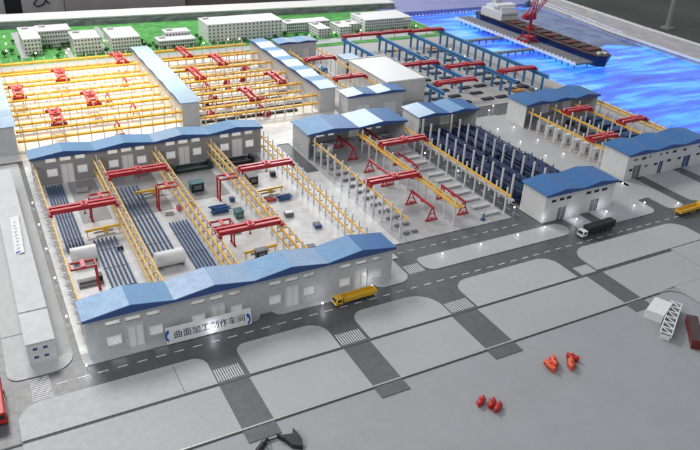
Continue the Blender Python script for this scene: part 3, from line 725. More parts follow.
heap(15.0,35.9,1.0,.7,9,M['pipeblue'],'small heap of blue pipes by the right runway')
heap(14.2,36.1,.8,.5,7,M['redlight'],'small heap of red bars beside the blue pipes', 'bar heap', 'bar_heap', .035)
for i in range(3):
    e = empty('blue_barrel', (28.0+i*.65,58.9,ZP), 0, ['left','middle','right'][i]+' one of three blue barrels behind the red crane', 'barrel', 'blue barrels')
    MB().cyl((0,-.35,.28),(0,.35,.28),.24,14).build('drum', M['blue'], e, local=True); MB().box(-.2,.2,-.3,.3,0,.06).build('stand', M['grey'], e, local=True)
clut = [(4.3,39.6,.5,.4,.3,'grey','grey crate beside the leftmost navy pipes'),(4.2,41.6,.7,.5,.22,'metalstrip','pale metal box under the dark rear wall, first bay'),(5.0,33.9,.3,.25,.2,'black','small black box right of the leftmost white roll'),
 (7.9,42.6,.8,.35,.35,'grey','grey machine box under the rear wall, second bay'),(9.1,37.0,.25,.3,.3,'redlight','small red box beside the second runway'),(8.3,33.4-.9+4.2,.5,.25,.12,'metalstrip','flat pale tray above the short navy pipes'),
 (12.3,36.9,.3,.3,.25,'pipeblue','small blue box beside the teal cabinet'),(11.0,33.2,.6,.3,.15,'metalstrip','flat pale tray in front of the teal cabinet'),(14.6,33.8,.5,.4,.25,'grey','grey crate in the fourth bay of the pipe hall'),(15.6,31.9,.4,.5,.2,'pipeblue','blue crate near the last runway'),
 (14.0,29.9,.7,.4,.18,'metalstrip','pale tray in the fourth bay near the front roof'),(15.9,39.3,.35,.35,.3,'green','small green box near the last rear wall window'),(13.7,34.9,.3,.2,.2,'orange','small orange box beside the fourth runway'),(10.0,37.3,.3,.25,.22,'orange','small orange box in front of the dark green machine'),
 (5.1,29.4,.35,.3,.25,'grey','grey box at the end of the middle navy pipes'),(12.0,29.0,.5,.35,.22,'redlight','red crate close behind the shed front roof')]
for x, y, L, D, H, m, lab in clut:
    e = empty('crate', (x,y,ZP), R(random.uniform(-8,8)), lab, 'crate')
    MB().box(0,L,0,D,.03,H).build('body', M[m], e, local=True, bevel=.012)
    MB().box(.03,L-.03,.03,D-.03,H+.001,H+.025).build('lid', M['grey'] if m != 'grey' else M['metalstrip'], e, local=True)
    MB().box(.02,.08,.02,D-.02,0,.029).build('runner', M['black'], e, local=True); MB().box(L-.08,L-.02,.02,D-.02,0,.029).build('runner', M['black'], e, local=True)
# black slabs under the right yellow yard
slab_me = MB().box(0,.88,-.15,.15,0,.16).mesh('steel_slab', M['black'])
for r_i, y0 in enumerate(rows[:-1]):
    for k, dy in enumerate((.62,1.85)):
        n = 9
        for i in range(n):
            if random.random() < .06: continue
            o = bpy.data.objects.new('steel_slab', slab_me); COL.objects.link(o); o.location = (14.75+i*1.0, y0+dy, ZP+.005); o.rotation_euler = (0,0,random.uniform(-.02,.02))
            tag(o, '%s black slab from left, %s slab row, right yellow yard' % (ORD[i], ORD[r_i*2+k]), 'slab', 'black steel slabs in the right yellow yard')
spots_r = [(22.35,61.84),(17.9,57.2),(19.6,58.6),(19.3,57.3),(17.7,52.9),(17.2,54.9),(15.8,51.2),(19.9,49.9),(14.9,56.2),(16.1,53.6),(21.2,58.8),(21.0,53.3),(17.6,60.5),(16.0,59.6)]
for i, (x, y) in enumerate(sorted(spots_r)):
    e = empty('red_winch', (x,y,ZP), R(random.uniform(-15,15)), '%s small red winch from the left among the black slabs' % ORD[i], 'winch', 'small red winches in the right yellow yard')
    MB().box(-.28,.28,-.14,.14,.0,.14).build('base', M['red'], e, local=True); MB().cyl((-.2,0,.26),(.2,0,.26),.13,8).build('drum', M['redlight'] if i % 3 else M['red'], e, local=True); MB().box(.21,.28,-.12,.12,.141,.40).build('gearbox', M['red'], e, local=True)
# white plates in the left yard and yellow pieces
pl_me = MB().box(0,1.5,-.22,.22,0,.07).mesh('steel_plate', M['white'])
for r_i, y0 in enumerate(rows[:-1]):
    for i in range(6):
        if random.random() < .25: continue
        o = bpy.data.objects.new('steel_plate', pl_me); COL.objects.link(o); o.location = (2.3+i*1.75, y0+1.5+random.uniform(-.2,.3), ZP+.01)
        tag(o, '%s white plate from left, %s bay, warm-lit yard' % (ORD[i], ORD[r_i]), 'plate', 'white plates in the left yellow yard')
for x, y, lab in ((9.6,51.0,'yellow machine part lying in the warm-lit yard'),(17.4,50.9,'yellow machine part near the dividing shed front'),(18.4,50.2,'yellow long part in the front row of the right yellow yard'),(8.2,51.3,'small yellow part beside the tiny crane')):
    heap(x, y, .9, .3, 4, M['yellow'], lab, 'yellow part', 'yellow_part', .06)
# dark pads and orange plates in the blue yard
pad_me = MB().box(0,1.15,-.24,.24,0,.10).mesh('steel_block', M['black'])
k = 0
for c_i, x0 in enumerate((34.75,36.4,38.8,40.4,42.7,44.2)):
    for i in range(11):
        y = 46.9+i*1.62
        if c_i < 2 and 48.5 < y < 50: pass
        if random.random() < .08: continue
        o = bpy.data.objects.new('steel_block', pad_me); COL.objects.link(o); o.location = (x0+random.uniform(-.08,.08), y+random.uniform(-.12,.12), ZP+.005)
        tag(o, '%s black block from near end, %s file from left, blue gantry yard' % (ORD[i], ORD[c_i]), 'steel block', 'black steel blocks in the blue gantry yard')
for x, y, lab in ((39.6,62.9,'orange plate near the far end of the second blue bay'),(43.4,62.4,'orange plate near the far end beside the quay row'),(35.6,47.2,'orange plate beside the near blue column'),(42.9,47.6,'orange plate nearest the machine hall roof'),(35.4,61.5,'orange plate behind the white box, far end')):
    e = empty('orange_plate', (x,y,ZP), 0, lab, 'plate', 'orange plates in the blue gantry yard')
    MB().box(0,1.2,0,.5,.02,.12).build('plate', M['orange'], e, local=True); MB().box(.1,.3,.05,.45,0,.02).box(.9,1.1,.05,.45,0,.02).build('foot', M['grey'], e, local=True)
# crane hall floor blocks
blk = MB().box(0,.36,0,.2,0,.12).mesh('block', M['grey']); slb = MB().box(0,1.25,0,.34,0,.12).mesh('slab', M['wallgrey'])
for i in range(13):
    for k in range(2):
        o = bpy.data.objects.new('floor_block', blk); COL.objects.link(o); o.location = (20.0+k*.52, 29.3+i*.95, ZP+.002)
        tag(o, '%s small grey block from the upper road, %s file, A-frame hall' % (ORD[i], ['left','right'][k]), 'block', 'small grey blocks in the A-frame hall')
for i in range(12):
    o = bpy.data.objects.new('floor_slab', slb); COL.objects.link(o); o.location = (25.55, 29.3+i*1.0, ZP+.002)
    tag(o, '%s grey slab from the upper road, right side of A-frame hall' % ORD[i], 'slab', 'grey slabs along the ledge of the A-frame hall')
# blue man-like marker post
e = empty('blue_pump', (25.3,29.0,ZP), 0, 'small blue hand pump at the corner of the A-frame hall floor', 'pump')
MB().cyl((0,0,0),(0,0,.42),.05,8).build('post', M['pipeblue'], e, local=True); MB().box(-.14,.14,-.1,.1,0,.08).build('base', M['pipeblue'], e, local=True); MB().bar((0,0,.4),(.16,0,.52),.03).build('handle', M['grey'], e, local=True)
# navy racks
def rack(x, y, w, L, h, lab):
    e = empty('pipe_rack', (x,y,ZP), 0, lab, 'rack', 'navy steel racks of the rack yard')
    mb = MB(); nx = 5; nz = 4
    for i in range(nx):
        for k in range(nz):
            if random.random() < .08: continue
            xx = w*(i+.5)/nx; zz = .08+h*(k+.35)/nz; d = random.uniform(0,.25)
            mb.cyl((xx,d,zz),(xx,L-random.uniform(0,.25),zz),w/nx*.36,6)
    mb.build('pipe_load', M['racknavy'], e, local=True)
    nn = max(3, int(L/1.0))
    for k in range(nn):
        yy = L*(k+.5)/nn; f = MB()
        f.box(-.03,.01,yy-.03,yy+.03,0,h+.16).box(w-.01,w+.03,yy-.03,yy+.03,0,h+.16)
        for q in range(nz): f.box(.012,w-.012,yy-.02,yy+.02,.0+h*q/nz+.02,.0+h*q/nz+.05)
        f.build('rack_frame', M['racknavy'], e, local=True)
for c_i, x in enumerate((28.42,29.08,29.74,30.98,31.64,32.30,32.96)):
    for k, (y0, L) in enumerate(((29.5,5.5),(35.2,5.7))):
        rack(x, y0, .60, L, (.95,.80,1.0,.85,1.0,.9,.7)[c_i] - .12*k, 'navy pipe rack, %s from the dark lane in the %s row' % (ORD[c_i], ['near','far'][k]))
# machine hall cabinets and navy blocks
for i in range(8):
    cabx = 38.5
    e = empty('white_cabinet', (cabx,32.3+i*.98,ZP), 0, '%s white cabinet from the front in the machine hall row by the lane' % ORD[i], 'cabinet', 'white cabinets in the machine hall')
    MB().box(0,.75,0,.42,0,.72+.06*(i%3)).build('body', M['wallwhite'], e, local=True, bevel=.02); MB().box(.76,.82,.05,.37,.1,.5).build('side_panel', M['grey'], e, local=True); MB().box(.1,.3,-.02,-.001,.15,.5).build('door', M['grey'], e, local=True)
for i in range(6):
    e = empty('navy_block', (43.2,32.4+i*1.2,ZP), 0, '%s navy plate stack from the front in the machine hall bay nearest the water' % ORD[i], 'plate stack', 'navy plate stacks in the machine hall')
    MB().box(0,1.7,0,.9,0,.25).build('lower_plates', M['navy'], e, local=True); MB().box(.1,1.6,.08,.82,.26,.5).build('upper_plates', M['navy'], e, local=True)
for i in range(5):
    e = empty('dark_machine', (40.9,32.6+i*1.45,ZP), 0, '%s dark grey machine from the front in the middle bay of the machine hall' % ORD[i], 'machine', 'dark machines in the machine hall')
    MB().box(0,1.3,0,.8,0,.3).build('bed', M['grey'], e, local=True); MB().box(.2,.6,.1,.7,.301,.6).build('head', M['black'], e, local=True)
# ------------------------------------------------------------------ office and dormitory blocks on the lawn
winm = MB().box(-.075,.075,-.012,.0,-.085,.085).mesh('window', M['dormwin'])
def office(x0, x1, y0, y1, h, nf, nx, ny, label, rm='white', band=False):
    e = empty('office_block', (x0,y0,.1), 0, label, 'building', 'white blocks on the lawn')
    MB().box(x0,x1,y0,y1,.1,h-.05).build('wall', M['white'], e)
    MB().box(x0-.05,x1+.05,y0-.05,y1+.05,h-.045,h).build('roof', M['white'], e)
    MB().box(x0+.3,x0+.9,y1-.8,y1-.3,h+.001,h+.12).build('roof_hatch', M['wallgrey'], e)
    if band:
        mb = MB()
        for k in range(1,nf): z = .1+(h-.15)*k/nf; mb.box(x0-.04,x1+.04,y0-.04,y1+.04,z-.02,z+.02)
        mb.build('floor_band', M['wallwhite'], e)
    cnt = 0
    for k in range(nf):
        z = (h-.15)*(k+.58)/nf
        for i in range(nx):
            if cnt >= 96: break
            o = bpy.data.objects.new('window', winm); COL.objects.link(o); o.parent = e; o.location = ((x1-x0)*(i+.5)/nx, 0, z); cnt += 1
        for i in range(ny):
            if cnt >= 98: break
            o = bpy.data.objects.new('window', winm); COL.objects.link(o); o.parent = e; o.location = (0, (y1-y0)*(i+.5)/ny, z); o.rotation_euler = (0,0,R(-90)); cnt += 1
            o = bpy.data.objects.new('window', winm); COL.objects.link(o); o.parent = e; o.location = (x1-x0, (y1-y0)*(i+.5)/ny, z); o.rotation_euler = (0,0,R(90)); cnt += 1
office(4.75,6.3,73.0,77.7,1.6,4,5,8,'tall narrow white dormitory at the far left with its short side forward')
office(6.35,9.35,75.2,77.6,1.7,4,12,3,'white dormitory wing behind, joined to the far-left one')
office(9.05,11.5,71.6,74.6,1.65,4,8,5,'white cube-like dormitory with blank patch, left of centre')
office(12.5,15.25,71.4,75.6,1.5,4,10,5,'white dormitory standing beside the top of the dividing shed')
office(17.05,20.8,71.4,73.1,.85,2,16,3,'low wide white office with an upper box behind it')
office(18.2,20.75,73.15,74.6,1.2,2,8,2,'plain upper box behind the low wide office')
office(22.3,30.6,72.0,75.2,1.95,5,19,0,'largest white office block with rows of dark windows')
office(31.7,37.0,73.3,75.0,1.15,3,22,2,'long white office wing right of the largest block')
office(34.25,35.6,70.4,73.2,1.05,3,4,6,'short white wing pointing towards the yards',band=True)
office(36.9,38.3,70.5,72.9,1.05,3,4,5,'short white wing beside the banded office block')
office(40.35,46.5,71.0,74.6,1.45,4,22,2,'white banded office block nearest the blue water',band=True)
office(38.7,40.2,72.0,73.8,.9,3,4,3,'low stepped annex of the banded office block',band=True)
# shrubs
def make_shrub():
    e = empty('shrub', (0,0,0), 0, '', 'shrub')
    MB().cyl((0,0,0),(0,0,.22),.03,6,.015).build('trunk', M['bark'], e, local=True)
    mb = MB()
    for i in range(90):
        t = random.random()*2*math.pi; p = math.acos(random.uniform(-1,1)); r = .20*random.random()**.4
        c = Vector((r*math.sin(p)*math.cos(t), r*math.sin(p)*math.sin(t), .27+r*math.cos(p)*.8))
        a = Vector((random.gauss(0,1),random.gauss(0,1),random.gauss(0,1))).normalized(); b = a.orthogonal().normalized(); s = .045
        mb.quad([c+a*s, c+b*s, c-a*s, c-b*s])
    mb.build('crown', M['shrub'], e, local=True); return e
sh = make_shrub(); used = []
spots = [(2.97,73.0),(3.65,73.8),(6.6,73.98),(7.14,74.5),(8.4,74.4),(4.1,71.9),(11.9,71.3),(15.8,72.4),(16.1,71.5),(16.7,70.9),(17.5,70.9),(18.4,70.9),(19.3,70.8),(20.2,70.7),(21.1,71.1),(22.5,71.0),(23.6,70.9),(24.7,70.9),(25.9,71),(27,71),(28.2,71),(29.4,71),(31.0,72.1),(31.7,70.6),(32.7,70.4),(33.6,70.0),(36.2,70.0),(39.0,70.2),(40.6,70.1),(42.0,70.1),(43.6,70.1),(45.2,70.1),(47.2,71.0),(16.0,74.2),(5.4,71.8),(7.4,71.0),(9.8,70.9)]
near = ['the far-left dormitory','the dormitory wing','the cube-like dormitory','the dormitory by the dividing shed','the low wide office','the largest office block','the long office wing','the banded office block']
spots += [(x_+random.uniform(-.2,.2), y_) for x_, y_ in ((2.4,74.5),(2.9,76),(4.2,77.5),(5.5,72.4),(7.8,73.0),(8.9,74.9),(12.1,75.6),(12.0,77.5),(15.6,74.6),(15.9,76.5),(21.6,72.6),(21.8,74.4),(16.6,72.8),(30.9,74.0),(36.5,72.6),(39.9,74.6),(46.9,73.0))]
cx_ = [4,7,10,14.5,18.5,26,33,43]; cnt = {}
for x, y in sorted(spots):
    i = min(range(8), key=lambda q: abs(cx_[q]-x)); cnt[i] = cnt.get(i,0)+1
    o = place(sh, used, (x,y,.1), random.uniform(0,6), '%s round green shrub from the left near %s' % (ORD[min(cnt[i],20)-1], near[i]), 'shrubs on the lawn edge')
    s = random.uniform(.8,1.5); o.scale = (s,s,s)
# ------------------------------------------------------------------ street lamps
def make_lamp(m, h=.30, r=.035):
    e = empty('street_lamp', (0,0,0), 0, '', 'lamp')
    MB().cyl((0,0,0),(0,0,h),.014,6).build('post', M['white'], e, local=True)
    MB().ball((0,0,h+r*.8), r).build('bulb', m, e, local=True, smooth=True); return e
lp_w = make_lamp(M['led'], .17, .048); used = []
LW = [(1.66,38.13,'left road'),(1.66,35.3,'left road'),(1.66,32.27,'left road'),(1.66,28.8,'left road'),(1.66,41.0,'left road'),(1.86,25.0,'left road'),(1.9,46.1,'left road'),
      (7.29,25.03,'sign board'),(12.7,24.98,'shed front'),(15.6,25.3,'shed front'),(20.65,26.48,'long island'),(23.22,26.47,'long island'),(25.87,26.49,'long island'),
      (27.95,26.57,'white double-gabled building'),(30.46,26.57,'white double-gabled building'),(32.93,26.59,'white double-gabled building'),(27.95,29.32,'dark lane'),(35.22,26.48,'right pavement'),(36.2,26.52,'right pavement'),(38.19,25.6,'right pavement'),(37.1,29.22,'right pavement'),
      (35.37,37.69,'concrete lane'),(36.88,37.48,'concrete lane'),(35.35,34.89,'concrete lane'),(36.84,34.66,'concrete lane'),(35.31,32.06,'concrete lane'),(36.77,31.93,'concrete lane'),(36.92,40.36,'concrete lane'),(35.42,40.48,'concrete lane'),
      (45.2,50.07,'quay road'),(45.2,47.35,'quay road'),(45.4,61.29,'quay road'),(45.3,58.47,'quay road'),(38.51,45.0,'gantry yard edge'),(37.45,44.2,'gantry yard edge'),
      (27.4,38.6,'dark lane'),(27.85,35.14,'dark lane'),(27.85,32.21,'dark lane'),(27.4,42.2,'dark lane')]
LL = {}
for x, y, w_ in LW:
    LL[w_] = LL.get(w_,0)+1
    place(lp_w, used, (x,y,ZR), 0, '%s glowing white lamp along the %s' % (ORD[LL[w_]-1], w_), 'glowing white street lamps')
lp_y = make_lamp(M['ledwarm'], .34, .075); used = []
for i, (x, y) in enumerate([(3.2,73.6),(3.4,76.2),(3.5,79),(5.2,75.5),(5.6,72.0),(8.6,72.5),(8.2,71.2),(12.3,74.5),(12.2,78.5),(15.9,73.0),(24.2,71.3),(25.4,71.2),(21.4,70.7),(36.2,70.6),(33.0,70.1),(39.6,70.6),(46.9,70.5),(2.2,72.5)]):
    place(lp_y, used, (x,y,.1), 0, '%s warm yellow lamp from the left on the lawn' % ORD[i], 'warm lamps on the lawn')
# ------------------------------------------------------------------ vehicles
def lorry(loc, rz, bedm, cabm, label, L=2.2, box=False):
    e = empty('lorry', loc, rz, label, 'lorry'); W = .46
    MB().box(.12,L-.02,-W*.3,W*.3,.12,.19).build('chassis', M['black'], e, local=True)
    cab = MB().prof([(0,.10),(0,.26),(.07,.46),(.40,.46),(.40,.10)], -W/2, W/2).build('cab', cabm, e, local=True, bevel=.02)
    MB().quad([(-.002,-W*.40,.275),(-.002,W*.40,.275),(.062,W*.38,.43),(.062,-W*.38,.43)]).rot(Matrix.Translation((-.006,0,0))).build('windscreen', M['darkwin'], cab, local=True)
    for s in (-1,1):
        MB().box(.10,.30,s*(W/2+.004)-.004,s*(W/2+.004)+.004,.28,.41).build('side_window', M['darkwin'], cab, local=True)
        MB().box(-.012,.0,s*W*.33-.035,s*W*.33+.035,.14,.19).build('headlight', M['headlight'], cab, local=True)
    MB().box(-.015,.02,-W/2,W/2,.08,.12).build('bumper', M['black'], cab, local=True)
    b = MB()
    if box: b.box(.46,L,-W/2,W/2,.20,.62)
    else:
        b.box(.46,L,-W/2,W/2,.20,.25).box(.46,L,-W/2,-W/2+.03,.251,.40).box(.46,L,W/2-.03,W/2,.251,.40).box(.46,.49,-W/2+.031,W/2-.031,.251,.44).box(L-.03,L,-W/2+.031,W/2-.031,.251,.40)
    b.build('cargo_box' if box else 'cargo_bed', bedm, e, local=True)
    for xx in (.22,L*.62,L*.76,L*.90):
        for s in (-1,1):
            w = MB().cyl((xx,s*W*.50-.05*s,.085),(xx,s*W*.50+.01*s,.085),.085,12).build('wheel', M['rubber'], e, local=True)
            MB().cyl((xx,s*W*.50+.012*s,.085),(xx,s*W*.50+.02*s,.085),.045,10).build('rim', M['grey'], w, local=True)
    return e
lorry((13.22,24.82,ZR), R(1.5), M['yellowveh'], M['yellowveh'], 'yellow lorry with long flat bed in front of the grey shed', 2.3)
lorry((39.45,24.75,ZR), R(182), M['yellowveh'], M['yellowveh'], 'yellow lorry at the right edge of the picture', 2.4)
lorry((29.25,25.05,ZR), R(3), M['black'], M['white'], 'white-cabbed lorry with black trailer before the white building', 2.7, True)
e = empty('red_van', (-1.78,23.0,ZR), 0, 'red van with cream panel cut off by the left edge', 'van')
MB().prof([(-.48,.10),(-.48,.55),(-.42,.62),(.42,.62),(.48,.55),(.48,.10)],0,2.2).build('body', M['boatred'], e, local=True, bevel=.02)
MB().box(.484,.492,.12,1.25,.22,.50).build('side_panel', M['cream'], e, local=True); MB().box(.484,.492,1.4,2.1,.34,.50).build('side_window', M['darkwin'], e, local=True)
MB().box(-.4,.4,-.012,-.002,.34,.52).build('rear_window', M['darkwin'], e, local=True)
for yy in (.4,1.8):
    for s in (-1,1):
        w = MB().cyl((s*.40,yy,.10),(s*.49,yy,.10),.10,12).build('wheel', M['rubber'], e, local=True); MB().cyl((s*.491,yy,.10),(s*.497,yy,.10),.05,10).build('rim', M['grey'], w, local=True)
# ------------------------------------------------------------------ loose pieces in front
def lifeboat(loc, rz, m, label, L=.62, W=.24, H=.20, tilt=0):
    e = empty('lifeboat', loc, rz, label, 'boat'); n = 12
    def hull(prof):
        mb = MB(); rings = []
        for i in range(n+1):
            t = i/n; w = max(.02, math.sin(math.pi*t)**.28); x = (t-.5)*L
            rings.append([(x, p[0]*w, p[1]) for p in prof])
        k = len(prof)
        for r in rings: mb.v += r
        for i in range(n):
            for j in range(k-1): mb.f.append((i*k+j, i*k+j+1, (i+1)*k+j+1, (i+1)*k+j))
        mb.f.append(tuple(range(k))); mb.f.append(tuple(reversed([n*k+j for j in range(k)])))
        return mb
    hull([(-W/2,H*.55),(-W*.42,H*.25),(-W*.2,0),(W*.2,0),(W*.42,H*.25),(W/2,H*.55),(0,H*.552)]).build('hull', m, e, local=True, smooth=False)
    hull([(-W*.46,H*.56),(-W*.38,H*.85),(-W*.15,H*1.02),(W*.15,H*1.02),(W*.38,H*.85),(W*.46,H*.56)]).build('canopy', m, e, local=True, smooth=True)
    MB().box(-L*.12,L*.05,-W*.16,W*.16,H*1.0,H*1.22).build('hatch', m, e, local=True)
    MB().box(-L*.38,L*.38,-W*.53,W*.53,H*.53,H*.57).build('gunwale', M['darkred'], e, local=True)
    e.rotation_euler = (tilt,0,rz); e.scale = (.88,.88,.88); return e
lifeboat((15.64,16.36,.0), R(33), M['boatred'], 'single red lifeboat left of the pair on the grey board', .68,.29,.27)
lifeboat((15.96,16.08,.0), R(36), M['boatred'], 'red lifeboat in the middle of three on the grey board', .68,.29,.27)
lifeboat((16.05,15.80,.0), R(32), M['boatred'], 'rightmost red lifeboat, touching its neighbour on the grey board', .68,.29,.27)
lifeboat((19.72,16.86,.0), R(-94), M['boatorange'], 'orange lifeboat in the left pair, lower left one', .80,.37,.32)
lifeboat((20.05,16.98,.0), R(-118), M['boatorange'], 'orange lifeboat in the left pair, upper right one', .74,.36,.36)
lifeboat((20.66,16.56,.0), R(52), M['boatorange'], 'orange-red lifeboat in the right pair, standing forward', .76,.38,.34)
lifeboat((21.06,16.88,.0), R(-62), M['boatred'], 'dark red lifeboat crossing behind the right pair', .66,.30,.30)
# white block and lattice
e = empty('foam_block', (27.45,17.75,0), R(24), 'thick white layered foam block on the grey board', 'block')
for k in range(4): MB().prism(rounded(-.78+.02*k,.78-.03*k,-.42,.42,(.02,.02,.02,.02)),.0+.115*k+.002,.112+.115*k).build('layer', M['white'], e, local=True)
e = empty('lattice_boom', (27.3,16.9,.0), R(31.5), 'white lattice boom piece leaning beside the foam block', 'lattice')
L = 3.0; W = .56; f = MB()
for zz in (.26,.42):
    f.box(-L/2,L/2,-W/2,-W/2+.05,zz-.05,zz).box(-L/2,L/2,W/2-.05,W/2,zz-.05,zz)
f.build('chord', M['white'], e, local=True)
f = MB(); n = 6
for i in range(n+1):
    x = -L/2+L*i/n; x = min(max(x,-L/2+.03),L/2-.03); f.box(x-.025,x+.025,-W/2+.051,W/2-.051,.375,.418); f.box(x-.02,x+.02,-W/2+.005,-W/2+.045,.261,.369); f.box(x-.02,x+.02,W/2-.045,W/2-.005,.261,.369)
f.build('cross_bar', M['white'], e, local=True)
f = MB()
for i in range(n):
    x0 = -L/2+L*i/n+.03; x1 = -L/2+L*(i+1)/n-.03
    f.bar((x0,-W/2+.05,.40),(x1,W/2-.05,.40),.045,.03); f.bar((x0,-W/2+.025,.28),(x1,-W/2+.025,.36),.03,.03)
f.build('diagonal_bar', M['white'], e, local=True)
MB().box(-L/2+.05,L/2-.05,-W/2+.055,W/2-.055,.27,.29).build('floor_plate', M['grey'], e, local=True)
for xx in (-L/2+.12,L/2-.12): MB().box(xx-.05,xx+.05,-W/2+.06,W/2-.06,.0,.268).build('foot', M['white'], e, local=True)
e = empty('red_barge', (27.55,15.75,0), R(46), 'dark red box-shaped barge at the right edge', 'barge')
MB().prof([(-.22,0),(-.26,.42),(.26,.42),(.22,0)],-1.05,1.15,'x').build('hull', M['darkred'], e, local=True, bevel=.01)
MB().box(-1.0,1.1,-.2,.2,.421,.45).build('deck', M['deck'], e, local=True)
# black pieces at the bottom edge
e = empty('black_model_crane', (7.2,17.7,0), R(-5), 'black lattice piece lying at the bottom edge by the dark ramp', 'lattice')
f = MB()
for i in range(5):
    f.bar((-.95+.16*i,-.35+.16*i*.9,.05),(-.80+.16*i,-.30+.16*i*.9,.28),.04); f.bar((-.80+.16*i,-.30+.16*i*.9,.28),(-.72+.16*i,-.38+.16*(i+1)*.9,.05),.04)
f.bar((-1.0,-.45,.04),(-.2,.35,.04),.07); f.bar((-1.05,-.25,.04),(-.3,.45,.04),.06); f.bar((-.9,-.35,.28),(-.2,.3,.28),.05); f.build('boom', M['black'], e, local=True)
MB().prism([(.25,.50),(.32,.30),(.45,.15),(.62,-.25),(.95,-.45),(1.05,-.1),(1.0,.2),(.9,.55),(.8,.28),(.6,.30),(.42,.34)],.0,.22).build('cab', M['black'], e, local=True)
MB().bar((-.2,.38,.06),(.3,.42,.06),.05).build('coupling', M['black'], e, local=True)
# ------------------------------------------------------------------ water side: pier, ship, jib crane, lights
pr_ = empty('pier', (55.5,53,0), 0, 'long grey pier with white edge lights in the blue water', 'pier')
MB().box(54.7,57.0,52.2,73.5,.12,.3).build('deck', M['pier'], pr_)
MB().box(54.62,54.69,52.2,73.5,.1,.36).build('edge', M['white'], pr_)
y = 52.6
while y < 73:
    for xx in (54.9,56.7): MB().cyl((xx,y,-.6),(xx,y,.119),.07,6).build('pile', M['blue'], pr_)
    y += .9
mb = MB(); y = 52.5
while y < 73.2: mb.ball((54.66,y,.42),.055,k=6,m=4); y += .62
mb.build('edge_light', M['ledblue'], pr_)
for i, y in enumerate((64.1,58.9)):
    e = empty('finger_pier', (48.8,y,0), 0, ['farther','nearer'][i]+' grey finger pier linking the quay to the long pier', 'pier', 'finger piers')
    MB().box(48.9,54.6,y-.28,y+.28,.0,.16).build('deck', M['pier'], e)
    for k in range(6): MB().cyl((49.4+k,y,-.6),(49.4+k,y,-.001),.08,6).build('pile', M['pier'], e)
sp_ = empty('cargo_ship', (58.9,51,0), 0, 'navy-hulled cargo ship with brown deck and white deckhouse moored at the pier', 'ship')
def shiph(z0, z1, in0, in1):
    def ring(z, k): return [(57.3+k,53.6,z),(57.6+k,52.1+k,z),(58.5,51.7+k,z),(59.4-k,52.1+k,z),(60.2-k,53.6,z),(60.4-k,72.0,z),(60.0-k,73.6-k,z),(57.7+k,73.6-k,z),(57.3+k,72.0,z)]
    a = ring(z0,in0); b = ring(z1,in1); mb = MB(); n = len(a); mb.v = a+b
    for i in range(n): j = (i+1)%n; mb.f.append((i,j,n+j,n+i))
    mb.f.append(tuple(range(n,2*n))); mb.f.append(tuple(reversed(range(n)))); return mb
shiph(-.8,.78,.35,0).build('hull', M['shipnavy'], sp_)
shiph(.781,.83,.06,.06).build('deck', M['deck'], sp_)
for k in range(9):
    y = 53.9+k*1.55
    MB().box(57.9,59.8,y,y+1.1,.832,.98).build('hatch_cover', M['deckred'] if k%2 == 0 else M['deck'], sp_, bevel=.02)
MB().box(57.55,60.1,68.2,72.2,.831,1.75).build('deckhouse', M['wallwhite'], sp_)
MB().box(57.75,59.9,68.6,71.6,1.751,2.25).build('upper_deckhouse', M['white'], sp_)
MB().box(57.4,60.3,69.0,70.2,2.251,2.5).build('bridge', M['white'], sp_)
MB().box(58.4,59.3,70.6,71.4,2.251,2.95).build('funnel', M['wallgrey'], sp_); MB().box(58.4,59.3,70.6,71.4,2.951,3.15).build('funnel_top', M['black'], sp_)
mb = MB()
for k in range(7): mb.box(57.7+k*.34,57.85+k*.34,68.19,68.199,1.35,1.5)
mb.build('window_row', M['darkwin'], sp_)
MB().cyl((58.9,53.0,.83),(58.9,53.0,1.6),.05,6).bar((58.6,53,1.4),(59.2,53,1.4),.04).build('fore_mast', M['white'], sp_)
MB().box(58.1,58.4,52.6,52.95,.83,1.05).box(58.9,59.2,52.5,52.9,.83,1.0).build('windlass', M['white'], sp_)
cr_ = empty('jib_crane', (55.9,61.2,.3), 0, 'tall red luffing jib crane standing on the pier beside the ship', 'crane')
mb = MB()
for sx in (-1,1):
    for sy in (-1,1): mb.bar((sx*.6,sy*.6,.08),(sx*.22,sy*.22,1.3),.12)
    mb.box(sx*.6-.09,sx*.6+.09,-.8,.8,.0,.14)
mb.box(-.32,.32,-.32,.32,1.25,1.4); mb.box(-.5,.5,-.5,.5,.35,.5); mb.build('portal', M['red'], cr_, local=True)
MB().cyl((0,0,1.4),(0,0,2.3),.14,10).build('mast', M['red'], cr_, local=True)
MB().box(-.75,.35,-.3,.3,2.1,2.6).build('machine_house', M['red'], cr_, local=True, bevel=.03)
mb = MB(); a0 = Vector((.1,0,2.4)); a1 = Vector((3.6,.0,5.9))
for s in (-.16,.16):
    mb.bar(a0+Vector((0,s,0)), a1+Vector((0,s*.3,0)), .07); mb.bar(a0+Vector((-.2,s,.2)), a1+Vector((-.05,s*.3,.05)), .06)
for i in range(12):
    t = i/12; t2 = (i+1)/12; p = a0.lerp(a1,t); q = a0.lerp(a1,t2); sg1 = 1 if i%2 else -1; w1 = .16*(1-.7*t); w2 = .16*(1-.7*t2)
    mb.bar(p+Vector((0,sg1*w1,0)), q+Vector((0,-sg1*w2,0)), .04)
mb.build('jib', M['red'], cr_, local=True)
mb = MB(); b1 = Vector((-.1,0,2.6)); b2 = Vector((.45,0,4.6))
for s in (-.2,.2): mb.bar(b1+Vector((-.35,s,0)), b2+Vector((0,s*.4,0)), .08); mb.bar(b1+Vector((.3,s,0)), b2+Vector((0,s*.4,0)), .07)
for i in range(5): t = i/5; mb.bar((b1+Vector((-.35,-.2,0))).lerp(b2,t), (b1+Vector((.3,.2,0))).lerp(b2,t+.1), .05)
mb.build('a_frame', M['red'], cr_, local=True)
MB().bar(b2, a1, .03).bar(b2, Vector((-.7,0,2.6)), .04).build('stay', M['red'], cr_, local=True)
